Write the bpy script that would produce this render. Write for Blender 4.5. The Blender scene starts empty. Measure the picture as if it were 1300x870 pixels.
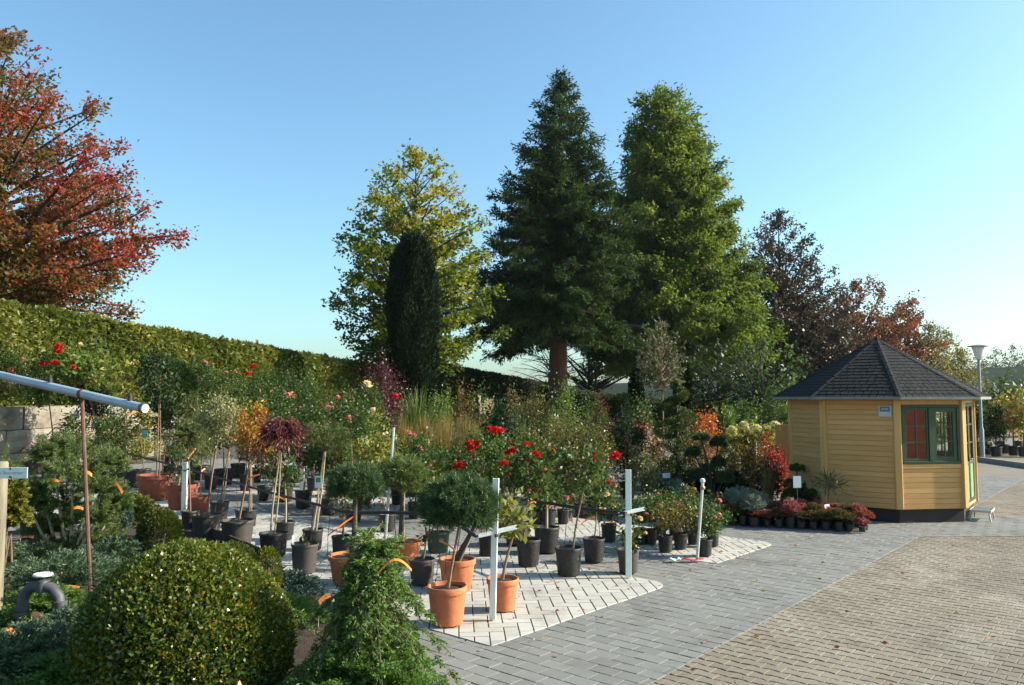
import bpy, math, random
import numpy as np
from mathutils import Vector, Matrix
R_ = np.random.default_rng(11)
random.seed(5)
SC = bpy.context.scene
COL = SC.collection
PI = math.pi
rad = math.radians

# ------------------------------------------------------------------ camera numbers
F_PX, CX, CY, HOR = 1011.0, 650.0, 435.0, 505.0
EYE = 2.2
PITCH = math.atan((HOR - CY) / F_PX)

def ray(px, py):
    a = (px - CX) / F_PX
    b = -(py - CY) / F_PX
    return Vector((a, math.cos(PITCH) - b * math.sin(PITCH), math.sin(PITCH) + b * math.cos(PITCH)))

def G(px, py, z=0.02):
    d = ray(px, py)
    t = (z - EYE) / d.z
    return Vector((d.x * t, d.y * t, z))

def P(px, py, depth):
    d = ray(px, py)
    t = depth / d.y
    return Vector((d.x * t, depth, EYE + d.z * t))

def mpp(depth):
    return depth / F_PX * 1.0

# ------------------------------------------------------------------ object helpers
def tag(o, label=None, cat=None, group=None, kind=None):
    if label: o['label'] = label
    if cat: o['category'] = cat
    if group: o['group'] = group
    if kind: o['kind'] = kind
    return o

def root(name, label, cat, loc=(0, 0, 0), group=None, rz=0.0):
    o = bpy.data.objects.new(name, None)
    o.empty_display_size = .1
    COL.objects.link(o)
    o.location = loc
    o.rotation_euler = (0, 0, rz)
    return tag(o, label, cat, group)

def link(name, me, parent=None):
    o = bpy.data.objects.new(name, me)
    COL.objects.link(o)
    if parent is not None: o.parent = parent
    return o

def setmats(me, mats):
    if not isinstance(mats, (list, tuple)): mats = [mats]
    for m in mats: me.materials.append(m)

class Geo:
    """collects boxes, tubes, lathes ... into one mesh"""
    def __init__(s):
        s.v = []; s.f = []; s.m = []; s.t = []; s.cm = 0; s.ct = .5
    def add(s, vs, fs):
        b = len(s.v)
        s.v.extend([tuple(p) for p in vs])
        s.t.extend([s.ct] * len(vs))
        for f in fs:
            s.f.append(tuple(i + b for i in f)); s.m.append(s.cm)
    def box(s, c, h, ax=None):
        c = Vector(c)
        X, Y, Z = ax if ax else (Vector((1, 0, 0)), Vector((0, 1, 0)), Vector((0, 0, 1)))
        vs = [c + X * (h[0] * i) + Y * (h[1] * j) + Z * (h[2] * k) for k in (-1, 1) for j in (-1, 1) for i in (-1, 1)]
        s.add(vs, [(0, 2, 3, 1), (4, 5, 7, 6), (0, 1, 5, 4), (2, 6, 7, 3), (0, 4, 6, 2), (1, 3, 7, 5)])
    def bbox(s, c, h, ax=None, b=.006):
        """bevelled box"""
        c = Vector(c)
        X, Y, Z = ax if ax else (Vector((1, 0, 0)), Vector((0, 1, 0)), Vector((0, 0, 1)))
        b = min(b, min(h) * .45)
        vs = []
        for (iz) in (-1, 1):
            for (dx, dy, dz) in ((b, b, 0), (0, 0, b)):
                pass
        lv = [(-h[2], b), (-h[2] + b, 0), (h[2] - b, 0), (h[2], b)]
        for z, ins in lv:
            x, y = h[0] - ins, h[1] - ins
            q = b
            for (px, py) in ((-x + q, -y), (x - q, -y), (x, -y + q), (x, y - q), (x - q, y), (-x + q, y), (-x, y - q), (-x, -y + q)):
                vs.append(c + X * px + Y * py + Z * z)
        fs = [tuple(range(7, -1, -1)), tuple(range(24, 32))]
        for l in range(3):
            for i in range(8):
                j = (i + 1) % 8
                fs.append((l * 8 + i, l * 8 + j, l * 8 + 8 + j, l * 8 + 8 + i))
        s.add(vs, fs)
    def tube(s, path, r, n=8, cap=True):
        path = [Vector(p) for p in path]
        if not isinstance(r, (list, tuple)): r = [r] * len(path)
        vs = []; fs = []
        ref = None
        for i, p in enumerate(path):
            d = (path[min(i + 1, len(path) - 1)] - path[max(i - 1, 0)])
            if d.length < 1e-9: d = Vector((0, 0, 1))
            d.normalize()
            if ref is None:
                ref = d.orthogonal().normalized()
            a = (ref - d * ref.dot(d))
            a = a.normalized() if a.length > 1e-6 else d.orthogonal().normalized()
            ref = a
            b = d.cross(a)
            for k in range(n):
                t = 2 * PI * k / n
                vs.append(p + (a * math.cos(t) + b * math.sin(t)) * r[i])
        for i in range(len(path) - 1):
            for k in range(n):
                k2 = (k + 1) % n
                fs.append((i * n + k, i * n + k2, i * n + n + k2, i * n + n + k))
        if cap:
            fs.append(tuple(range(n - 1, -1, -1)))
            fs.append(tuple(range((len(path) - 1) * n, len(path) * n)))
        s.add(vs, fs)
    def lathe(s, prof, n=20, c=(0, 0, 0), cap0=False, cap1=False):
        c = Vector(c); vs = []; fs = []
        for (r, z) in prof:
            for k in range(n):
                t = 2 * PI * k / n
                vs.append(c + Vector((r * math.cos(t), r * math.sin(t), z)))
        for i in range(len(prof) - 1):
            for k in range(n):
                k2 = (k + 1) % n
                fs.append((i * n + k, i * n + k2, i * n + n + k2, i * n + n + k))
        if cap0: fs.append(tuple(range(n - 1, -1, -1)))
        if cap1: fs.append(tuple(range((len(prof) - 1) * n, len(prof) * n)))
        s.add(vs, fs)
    def strip(s, path, widthvec, thick=.0015):
        """a thin ribbon with thickness"""
        path = [Vector(p) for p in path]; w = Vector(widthvec) * .5
        vs = []; fs = []
        for i, p in enumerate(path):
            d = (path[min(i + 1, len(path) - 1)] - path[max(i - 1, 0)]).normalized()
            nn = d.cross(w).normalized() * thick
            vs += [p - w - nn, p + w - nn, p + w + nn, p - w + nn]
        for i in range(len(path) - 1):
            for k in range(4):
                k2 = (k + 1) % 4
                fs.append((i * 4 + k, i * 4 + k2, i * 4 + 4 + k2, i * 4 + 4 + k))
        fs.append((3, 2, 1, 0)); e = (len(path) - 1) * 4
        fs.append((e, e + 1, e + 2, e + 3))
        s.add(vs, fs)
    def mesh(s, name, mats, smooth=False):
        me = bpy.data.meshes.new(name)
        me.from_pydata(s.v, [], s.f)
        setmats(me, mats)
        me.polygons.foreach_set('material_index', s.m)
        if smooth: me.polygons.foreach_set('use_smooth', [True] * len(s.f))
        a = me.attributes.new('tint', 'FLOAT', 'POINT'); a.data.foreach_set('value', s.t)
        me.update()
        if smooth:
            try: me.set_sharp_from_angle(angle=rad(38))
            except Exception: pass
        return me
    def build(s, name, mats, parent=None, smooth=False):
        return link(name, s.mesh(name, mats, smooth), parent)

def quads_mesh(name, V, tint, mat, smooth=False):
    """V: (N,4,3) array of quads -> mesh"""
    N = V.shape[0]
    me = bpy.data.meshes.new(name)
    me.vertices.add(N * 4); me.loops.add(N * 4); me.polygons.add(N)
    me.vertices.foreach_set('co', np.ascontiguousarray(V, dtype=np.float32).ravel())
    me.loops.foreach_set('vertex_index', np.arange(N * 4, dtype=np.int32))
    me.polygons.foreach_set('loop_start', np.arange(0, N * 4, 4, dtype=np.int32))
    try: me.polygons.foreach_set('loop_total', np.full(N, 4, dtype=np.int32))
    except Exception: pass
    a = me.attributes.new('tint', 'FLOAT', 'POINT')
    a.data.foreach_set('value', np.repeat(np.asarray(tint, dtype=np.float32), 4))
    setmats(me, mat)
    me.update(calc_edges=True)
    return me

def nrm(a):
    return a / np.maximum(np.linalg.norm(a, axis=-1, keepdims=True), 1e-9)

def rdir(n):
    return nrm(R_.normal(size=(n, 3)))

def leafquads(pos, axis, L, W, fold=.18):
    n = len(pos)
    axis = nrm(axis)
    s = nrm(np.cross(axis, R_.normal(size=(n, 3))))
    nn = np.cross(axis, s)
    L = np.broadcast_to(np.asarray(L, float), (n,))[:, None]; W = np.broadcast_to(np.asarray(W, float), (n,))[:, None]
    mid = pos + axis * L * .5 + nn * L * fold
    return np.stack([pos, mid + s * W * .5, pos + axis * L, mid - s * W * .5], axis=1)

def leaf_obj(name, pos, axis, L, W, tint, mat, parent=None, fold=.18):
    return link(name, quads_mesh(name, leafquads(pos, axis, L, W, fold), tint, mat), parent)

def batch_tubes(A, B, ra, rb, n=3):
    """many straight tubes -> list arrays of quads (M*n,4,3)"""
    d = nrm(B - A)
    u = nrm(np.cross(d, np.array([.3, .2, .93]) + 0 * d)); w = np.cross(d, u)
    out = []
    ra = np.broadcast_to(np.asarray(ra, float), (len(A),))[:, None]; rb = np.broadcast_to(np.asarray(rb, float), (len(A),))[:, None]
    for k in range(n):
        a0, a1 = 2 * PI * k / n, 2 * PI * (k + 1) / n
        e0 = u * math.cos(a0) + w * math.sin(a0); e1 = u * math.cos(a1) + w * math.sin(a1)
        out.append(np.stack([A + e0 * ra, A + e1 * ra, B + e1 * rb, B + e0 * rb], axis=1))
    return np.concatenate(out, 0)

# ------------------------------------------------------------------ materials
def newmat(name):
    m = bpy.data.materials.new(name); m.use_nodes = True
    nt = m.node_tree
    for n in list(nt.nodes): nt.nodes.remove(n)
    out = nt.nodes.new('ShaderNodeOutputMaterial')
    return m, nt, out

def ramp(nt, cols, src=None):
    r = nt.nodes.new('ShaderNodeValToRGB')
    e = r.color_ramp.elements
    while len(e) < len(cols): e.new(.5)
    for i, c in enumerate(cols):
        e[i].position = i / max(1, len(cols) - 1)
        e[i].color = (*c, 1)
    if src is not None: nt.links.new(src, r.inputs[0])
    return r

def leafmat(name, cols, rough=.45, trans=.35, spec=.4, boost=1.25):
    m, nt, out = newmat(name)
    at = nt.nodes.new('ShaderNodeAttribute'); at.attribute_name = 'tint'
    r = ramp(nt, cols, at.outputs['Fac'])
    b = nt.nodes.new('ShaderNodeBsdfPrincipled')
    b.inputs['Roughness'].default_value = rough
    b.inputs['Specular IOR Level'].default_value = spec
    nt.links.new(r.outputs[0], b.inputs['Base Color'])
    tr = nt.nodes.new('ShaderNodeBsdfTranslucent')
    mx = nt.nodes.new('ShaderNodeMixRGB'); mx.blend_type = 'MULTIPLY'; mx.inputs[0].default_value = 1
    mx.inputs[2].default_value = (1.25 * boost, 1.2 * boost, .75 * boost, 1)
    nt.links.new(r.outputs[0], mx.inputs[1]); nt.links.new(mx.outputs[0], tr.inputs[0])
    ms = nt.nodes.new('ShaderNodeMixShader'); ms.inputs[0].default_value = trans
    nt.links.new(b.outputs[0], ms.inputs[1]); nt.links.new(tr.outputs[0], ms.inputs[2])
    nt.links.new(ms.outputs[0], out.inputs[0])
    return m

def mat(name, cols, rough=.6, scale=8.0, detail=6.0, bump=0.0, bscale=None, metal=0.0, spec=.5, tint=0.0, stretch=None, coord='Object'):
    """noise-mottled surface; cols = list of colours for the ramp; tint = weight of the tint attribute"""
    m, nt, out = newmat(name)
    b = nt.nodes.new('ShaderNodeBsdfPrincipled')
    b.inputs['Roughness'].default_value = rough
    b.inputs['Metallic'].default_value = metal
    b.inputs['Specular IOR Level'].default_value = spec
    tc = nt.nodes.new('ShaderNodeTexCoord')
    mp = nt.nodes.new('ShaderNodeMapping')
    if stretch: mp.inputs['Scale'].default_value = stretch
    nt.links.new(tc.outputs[coord], mp.inputs[0])
    nz = nt.nodes.new('ShaderNodeTexNoise')
    nz.inputs['Scale'].default_value = scale; nz.inputs['Detail'].default_value = detail; nz.inputs['Roughness'].default_value = .62
    nt.links.new(mp.outputs[0], nz.inputs['Vector'])
    src = nz.outputs['Fac']
    if len(cols) == 1: cols = [tuple(c * .85 for c in cols[0]), tuple(min(1, c * 1.15) for c in cols[0])]
    mr = nt.nodes.new('ShaderNodeMapRange'); mr.inputs[1].default_value = .3; mr.inputs[2].default_value = .7
    nt.links.new(src, mr.inputs[0]); src = mr.outputs[0]
    if tint > 0:
        at = nt.nodes.new('ShaderNodeAttribute'); at.attribute_name = 'tint'
        mm = nt.nodes.new('ShaderNodeMix'); mm.data_type = 'FLOAT'
        mm.inputs[0].default_value = tint
        nt.links.new(src, mm.inputs[2]); nt.links.new(at.outputs['Fac'], mm.inputs[3])
        src = mm.outputs[0]
    r = ramp(nt, cols, src)
    nt.links.new(r.outputs[0], b.inputs['Base Color'])
    if bump > 0:
        n2 = nt.nodes.new('ShaderNodeTexNoise'); n2.inputs['Scale'].default_value = bscale or scale * 4; n2.inputs['Detail'].default_value = 5
        nt.links.new(mp.outputs[0], n2.inputs['Vector'])
        bp = nt.nodes.new('ShaderNodeBump'); bp.inputs['Strength'].default_value = bump; bp.inputs['Distance'].default_value = .02
        nt.links.new(n2.outputs['Fac'], bp.inputs['Height']); nt.links.new(bp.outputs[0], b.inputs['Normal'])
    nt.links.new(b.outputs[0], out.inputs[0])
    return m

def plain(name, c, rough=.5, metal=0.0, spec=.5):
    return mat(name, [tuple(x * .92 for x in c), tuple(min(1, x * 1.08) for x in c)], rough, 14, 4, 0, None, metal, spec)

M = {}
M['bark'] = mat('bark', [(.05, .035, .025), (.11, .085, .065)], .9, 6, 8, .6, 30, stretch=(3, 3, .6))
M['bark_red'] = mat('red_bark', [(.055, .022, .014), (.13, .055, .035)], .95, 5, 8, .8, 20, stretch=(3, 3, .4))
M['bark_dark'] = mat('dark_bark', [(.025, .02, .016), (.06, .048, .038)], .9, 6, 8, .5, 30, stretch=(3, 3, .6))
M['stem'] = mat('young_stem', [(.13, .075, .04), (.26, .17, .10)], .8, 18, 5, .2, 60, stretch=(1, 1, .3))
M['cane'] = mat('cane', [(.30, .23, .13), (.45, .36, .22)], .7, 20, 4)
M['black_pot'] = mat('black_plastic', [(.009, .0085, .008), (.016, .015, .014), (.045, .040, .034)], .55, 7, 8, .08, 40)
M['grey_pot'] = mat('dusty_plastic', [(.036, .031, .025), (.065, .056, .046)], .65, 9, 5, .05, 40)
M['green_pot'] = mat('green_plastic', [(.02, .05, .03), (.04, .075, .045)], .6, 9, 5)
M['terracotta'] = mat('terracotta', [(.42, .115, .04), (.55, .17, .065)], .75, 7, 6, .08, 60)
M['terracotta_dark'] = mat('dark_terracotta', [(.17, .045, .025), (.27, .075, .038)], .8, 7, 6, .1, 60)
M['soil'] = mat('potting_soil', [(.022, .014, .009), (.07, .045, .028)], 1, 40, 8, 1.0, 90)
M['orange'] = mat('orange_tag', [(.80, .19, .02), (.9, .28, .04)], .5, 20, 3)
M['white_tag'] = plain('white_tag', (.75, .76, .74), .5)
M['red_tag'] = plain('red_tag', (.55, .05, .04), .5)
M['green_tag'] = plain('green_tag', (.03, .30, .14), .5)
M['blue_tag'] = plain('blue_tag', (.14, .30, .36), .5)
M['hose'] = plain('black_hose', (.018, .018, .019), .6)
M['galv'] = mat('galvanised', [(.50, .54, .52), (.66, .70, .67)], .45, 12, 5, 0, None, .55)
M['white_post'] = mat('white_painted_post', [(.66, .72, .64), (.76, .81, .73)], .5, 10, 5)
M['pvc'] = mat('grey_pvc', [(.26, .33, .38), (.36, .43, .47)], .35, 3, 4)
M['rust'] = mat('rusty_rod', [(.08, .035, .025), (.16, .075, .05)], .85, 16, 6, .2, 60)
M['dark_metal'] = mat('dark_pipe', [(.035, .037, .042), (.075, .075, .08)], .6, 14, 5, .1, 50)
M['rubber'] = plain('clamp', (.03, .03, .033), .7)
M['steel'] = plain('steel', (.55, .57, .58), .3, .9)

L = {}
L['sequoia'] = leafmat('sequoia_foliage', [(.010, .024, .006), (.026, .052, .012), (.062, .095, .022)], .8, .24, .1)
L['metaseq'] = leafmat('metasequoia_foliage', [(.045, .075, .012), (.10, .145, .020), (.19, .22, .04)], .7, .42, .12)
L['oak'] = leafmat('red_oak_leaves', [(.055, .085, .018), (.14, .085, .022), (.27, .045, .026), (.32, .035, .045)], .5, .48, .3)
L['oak2'] = leafmat('far_oak_leaves', [(.07, .06, .02), (.13, .055, .025), (.22, .045, .035)], .5, .35, .3)
L['beech'] = leafmat('beech_leaves', [(.05, .085, .010), (.12, .155, .016), (.25, .23, .022), (.40, .27, .03)], .55, .48, .2)
L['copper'] = leafmat('copper_leaves', [(.022, .020, .012), (.045, .035, .02), (.075, .042, .03)], .45, .25, .45)
L['yew'] = leafmat('yew_foliage', [(0.0049, 0.0115, 0.0057), (0.0115, 0.0230, 0.0090), (0.0230, 0.0377, 0.0131)], .8, .1, .1)
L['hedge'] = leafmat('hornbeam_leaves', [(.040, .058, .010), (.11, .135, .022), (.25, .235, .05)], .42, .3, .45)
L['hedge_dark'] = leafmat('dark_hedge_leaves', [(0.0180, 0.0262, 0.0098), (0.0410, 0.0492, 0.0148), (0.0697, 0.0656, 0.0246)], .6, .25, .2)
L['olive'] = leafmat('olive_leaves', [(0.0410, 0.0533, 0.0246), (0.0820, 0.0984, 0.0492), (0.1476, 0.1558, 0.0984)], .55, .3, .2)
L['redtip'] = leafmat('red_tipped_leaves', [(0.0369, 0.0492, 0.0148), (0.0984, 0.0902, 0.0205), (0.2460, 0.0820, 0.0328)], .45, .35, .35)
L['birch'] = leafmat('birch_leaves', [(0.0820, 0.0984, 0.0246), (0.1394, 0.1394, 0.0410), (0.2132, 0.1640, 0.0492)], .5, .4, .3)
L['green'] = leafmat('green_leaves', [(0.0205, 0.0451, 0.0115), (0.0451, 0.0820, 0.0180), (0.0902, 0.1312, 0.0287)], .5, .3, .25)
L['bright'] = leafmat('bright_green_leaves', [(0.0410, 0.0738, 0.0148), (0.0820, 0.1394, 0.0230), (0.1558, 0.2050, 0.0369)], .4, .4, .4)
L['dark'] = leafmat('dark_leaves', [(0.0098, 0.0262, 0.0082), (0.0230, 0.0492, 0.0131), (0.0492, 0.0820, 0.0230)], .52, .22, .25)
L['rose'] = leafmat('rose_leaves', [(0.0180, 0.0451, 0.0098), (0.0451, 0.0861, 0.0164), (0.0984, 0.1230, 0.0246)], .45, .32, .32)
L['rosehip'] = leafmat('yellowing_leaves', [(0.0492, 0.0656, 0.0164), (0.0984, 0.1066, 0.0246), (0.2050, 0.1230, 0.0246)], .4, .35, .45)
L['yellow'] = leafmat('yellow_leaves', [(0.1312, 0.1312, 0.0164), (0.2788, 0.2296, 0.0246), (0.4100, 0.3116, 0.0410)], .45, .4, .4)
L['yelgreen'] = leafmat('yellow_green_leaves', [(0.0574, 0.0820, 0.0164), (0.1476, 0.1640, 0.0246), (0.2952, 0.2706, 0.0410)], .42, .4, .45)
L['varieg'] = leafmat('variegated_leaves', [(0.0820, 0.1066, 0.0328), (0.1968, 0.2050, 0.0902), (0.3690, 0.3526, 0.1968)], .45, .35, .4)
L['willow'] = leafmat('willow_leaves', [(0.0574, 0.0820, 0.0246), (0.1148, 0.1394, 0.0451), (0.2050, 0.2132, 0.0820)], .5, .4, .3)
L['orange'] = leafmat('orange_maple_leaves', [(.10, .035, .02), (.30, .10, .025), (.42, .27, .035), (.20, .19, .03)], .45, .4, .35)
L['maple'] = leafmat('red_maple_leaves', [(.055, .018, .02), (.12, .030, .03), (.22, .06, .05)], .45, .3, .4)
L['redshrub'] = leafmat('red_shrub_leaves', [(.12, .02, .02), (.28, .035, .03), (.42, .08, .05)], .42, .35, .45)
L['orangered'] = leafmat('orange_red_leaves', [(.14, .07, .02), (.38, .08, .02), (.55, .16, .03)], .42, .4, .45)
L['purple'] = leafmat('purple_leaves', [(.03, .012, .014), (.075, .02, .024), (.15, .035, .04)], .42, .25, .45)
L['pine'] = leafmat('pine_needles', [(0.0164, 0.0426, 0.0148), (0.0451, 0.0902, 0.0279), (0.0984, 0.1476, 0.0492)], .5, .15, .3)
L['pine_yel'] = leafmat('yellow_pine_needles', [(0.0328, 0.0533, 0.0123), (0.0738, 0.1025, 0.0205), (0.1394, 0.1640, 0.0369)], .5, .15, .35)
L['mugo'] = leafmat('mountain_pine_needles', [(0.0328, 0.0656, 0.0164), (0.0902, 0.1353, 0.0328), (0.1968, 0.2296, 0.0697)], .5, .2, .3)
L['blue'] = leafmat('blue_needles', [(0.0205, 0.0410, 0.0344), (0.0410, 0.0738, 0.0615), (0.0820, 0.1230, 0.0984)], .55, .12, .3)
L['juniper'] = leafmat('juniper_sprays', [(0.0180, 0.0410, 0.0197), (0.0533, 0.0943, 0.0451), (0.1394, 0.1886, 0.1066)], .55, .18, .3)
L['hemlock'] = leafmat('hemlock_sprays', [(0.0328, 0.0820, 0.0148), (0.0820, 0.1599, 0.0279), (0.1640, 0.2460, 0.0533)], .5, .32, .3)
L['box'] = leafmat('box_leaves', [(0.0180, 0.0451, 0.0066), (0.0533, 0.0984, 0.0115), (0.1230, 0.1435, 0.0148), (0.2624, 0.1722, 0.0164)], .27, .28, .55)
L['goldthuja'] = leafmat('golden_thuja', [(0.0574, 0.0820, 0.0148), (0.1394, 0.1558, 0.0246), (0.2706, 0.2460, 0.0410)], .5, .25, .3)
L['spiral'] = leafmat('thuja_sprays', [(0.0246, 0.0394, 0.0082), (0.0574, 0.0779, 0.0131), (0.1066, 0.1230, 0.0230)], .5, .2, .3)
L['grass'] = leafmat('green_grass', [(0.0492, 0.0820, 0.0180), (0.0902, 0.1394, 0.0287), (0.1640, 0.2050, 0.0492)], .45, .3, .35)
L['drygrass'] = leafmat('golden_grass', [(.11, .075, .022), (.20, .14, .04), (.30, .22, .08)], .6, .3, .25)
L['plume'] = leafmat('grass_plume', [(.34, .26, .18), (.5, .42, .32), (.6, .54, .44)], .8, .4, .1)
L['heather'] = leafmat('heather', [(.07, .05, .022), (.19, .055, .035), (.32, .085, .06), (.13, .11, .04)], .8, .25, .1)
L['heather_green'] = leafmat('green_heather', [(.04, .05, .018), (.085, .08, .03), (.15, .085, .04)], .8, .2, .1)
L['heather_pink'] = leafmat('pink_heather', [(.12, .045, .04), (.28, .08, .075), (.40, .17, .15)], .8, .2, .1)
L['lavender'] = leafmat('grey_green_leaves', [(.08, .11, .085), (.14, .18, .145), (.22, .26, .21)], .7, .2, .2)
L['sedum'] = leafmat('pale_pink_heads', [(.24, .12, .11), (.42, .27, .24), (.58, .45, .4)], .7, .3, .2)
L['cream'] = leafmat('cream_florets', [(.42, .42, .22), (.58, .56, .34), (.68, .66, .46)], .7, .35, .2)
L['red_petal'] = leafmat('red_petals', [(.42, .008, .010), (.60, .014, .018), (.72, .03, .03)], .45, .3, .3, .9)
L['pink_petal'] = leafmat('pink_petals', [(.65, .12, .18), (.75, .25, .28), (.8, .4, .4)], .45, .35, .3, .9)
L['peach_petal'] = leafmat('peach_petals', [(.75, .45, .25), (.8, .6, .35), (.85, .72, .5)], .45, .35, .3, .9)
L['litter'] = leafmat('fallen_leaves', [(.30, .04, .03), (.34, .15, .04), (.42, .26, .05)], .6, .1, .3)
# ================================================================== camera, light, world
cd = bpy.data.cameras.new('camera'); cam = bpy.data.objects.new('camera', cd); COL.objects.link(cam)
cd.sensor_fit = 'HORIZONTAL'; cd.sensor_width = 36.0; cd.lens = 36.0 * F_PX / 1300.0
cd.clip_start = .05; cd.clip_end = 5000
cam.location = (0, 0, EYE); cam.rotation_euler = (PI / 2 + PITCH, 0, 0)
SC.camera = cam

SUN_EL, SUN_AZ = 28.0, 87.0          # azimuth clockwise from +Y (the view direction): the sun stands at the right
w = bpy.data.worlds.new('World'); SC.world = w; w.use_nodes = True
nt = w.node_tree
for n in list(nt.nodes): nt.nodes.remove(n)
sky = nt.nodes.new('ShaderNodeTexSky'); sky.sky_type = 'NISHITA'; sky.sun_disc = False
sky.sun_elevation = rad(SUN_EL); sky.sun_rotation = rad(SUN_AZ)
sky.air_density = 1.0; sky.dust_density = 2.0; sky.ozone_density = 2.4; sky.altitude = 200
bg = nt.nodes.new('ShaderNodeBackground'); bg.inputs[1].default_value = .113
wo = nt.nodes.new('ShaderNodeOutputWorld')
tm = nt.nodes.new('ShaderNodeMixRGB'); tm.blend_type = 'MULTIPLY'; tm.inputs[0].default_value = 1; tm.inputs[2].default_value = (.80, 1.01, .98, 1)
nt.links.new(sky.outputs[0], tm.inputs[1]); nt.links.new(tm.outputs[0], bg.inputs[0]); nt.links.new(bg.outputs[0], wo.inputs[0])
ld = bpy.data.lights.new('sun', 'SUN'); ld.energy = 4.5; ld.angle = rad(.53); ld.color = (1, .91, .78)
lo = bpy.data.objects.new('sun', ld); COL.objects.link(lo)
sd = Vector((math.sin(rad(SUN_AZ)) * math.cos(rad(SUN_EL)), math.cos(rad(SUN_AZ)) * math.cos(rad(SUN_EL)), math.sin(rad(SUN_EL))))
lo.rotation_euler = sd.to_track_quat('Z', 'Y').to_euler(); lo.location = sd * 60
vs = SC.view_settings
vs.view_transform = 'Standard'; vs.look = 'None'; vs.gamma = 1; vs.exposure = 1.25; vs.use_curve_mapping = False
cy = SC.cycles
cy.max_bounces = 6; cy.diffuse_bounces = 2; cy.glossy_bounces = 2; cy.transmission_bounces = 4; cy.transparent_max_bounces = 8; cy.volume_bounces = 0
cy.use_denoising = True
cy.sample_clamp_indirect = 6

# ================================================================== ground
U = Vector((.66, .751, 0)).normalized(); V_ = Vector((-U.y, U.x, 0))
A0 = G(623, 818)
def UV(u, v, z=0.0): 
    p = A0 + U * u + V_ * v; return Vector((p.x, p.y, z))

g = Geo()
S = 1600
g.add([(-S, -60, -.03), (S, -60, -.03), (S, 900, -.03), (-S, 900, -.03)], [(0, 1, 2, 3)])
M['ground'] = mat('dusty_ground', [(.17, .15, .12), (.25, .23, .19)], .95, .35, 8, .3, 6, spec=.05)
tag(g.build('ground', M['ground']), kind='structure')

def clip_poly(poly, clip):
    out = poly
    n = len(clip)
    for i in range(n):
        a, b = clip[i], clip[(i + 1) % n]
        ex, ey = b[0] - a[0], b[1] - a[1]
        inp = out; out = []
        if not inp: return []
        for j in range(len(inp)):
            p, q = inp[j], inp[(j + 1) % len(inp)]
            sp = ex * (p[1] - a[1]) - ey * (p[0] - a[0]); sq = ex * (q[1] - a[1]) - ey * (q[0] - a[0])
            if sp >= 0: out.append(p)
            if (sp >= 0) != (sq >= 0):
                t = sp / (sp - sq); out.append((p[0] + (q[0] - p[0]) * t, p[1] + (q[1] - p[1]) * t))
    return out

def inset(poly, d):
    c = (sum(p[0] for p in poly) / len(poly), sum(p[1] for p in poly) / len(poly))
    r = []
    for p in poly:
        dx, dy = c[0] - p[0], c[1] - p[1]; l = math.hypot(dx, dy) or 1
        k = min(d, l * .4); r.append((p[0] + dx / l * k, p[1] + dy / l * k))
    return r

def paver_sheet(name, clip, blocks, mats, ztop, tilt=.0015, ch=.004):
    """blocks: iterable of convex-ish polygons (x,y). One mesh of single stones with chamfered edges."""
    g = Geo()
    xs = [p[0] for p in clip]; ys = [p[1] for p in clip]
    bx0, bx1, by0, by1 = min(xs), max(xs), min(ys), max(ys)
    for poly in blocks:
        cx = sum(p[0] for p in poly) / len(poly); cyy = sum(p[1] for p in poly) / len(poly)
        if cx < bx0 - .3 or cx > bx1 + .3 or cyy < by0 - .3 or cyy > by1 + .3 or cyy < 2.6: continue
        if abs(cx) > .72 * cyy + 1.2: continue
        poly = clip_poly(poly, clip)
        if len(poly) < 3: continue
        g.ct = random.random()
        ta, tb, dz = random.gauss(0, tilt), random.gauss(0, tilt), random.gauss(0, tilt * .6)
        zz = lambda p: ztop + dz + (p[0] - cx) * ta * 6 + (p[1] - cyy) * tb * 6
        top = inset(poly, ch * 1.4); n = len(poly)
        vs = [(p[0], p[1], zz(p)) for p in top] + [(p[0], p[1], zz(p) - ch) for p in poly] + [(p[0], p[1], ztop - .03) for p in poly]
        fs = [tuple(range(n))]
        for i in range(n):
            j = (i + 1) % n
            fs.append((n + i, n + j, j, i)); fs.append((2 * n + i, 2 * n + j, n + j, n + i))
        g.add(vs, fs)
    o = g.build(name, mats)
    return tag(o, kind='structure')

def rect(c, hx, hy, X, Y):
    return [(c.x + X.x * a * hx + Y.x * b * hy, c.y + X.y * a * hx + Y.y * b * hy) for a, b in ((-1, -1), (1, -1), (1, 1), (-1, 1))]

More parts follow.
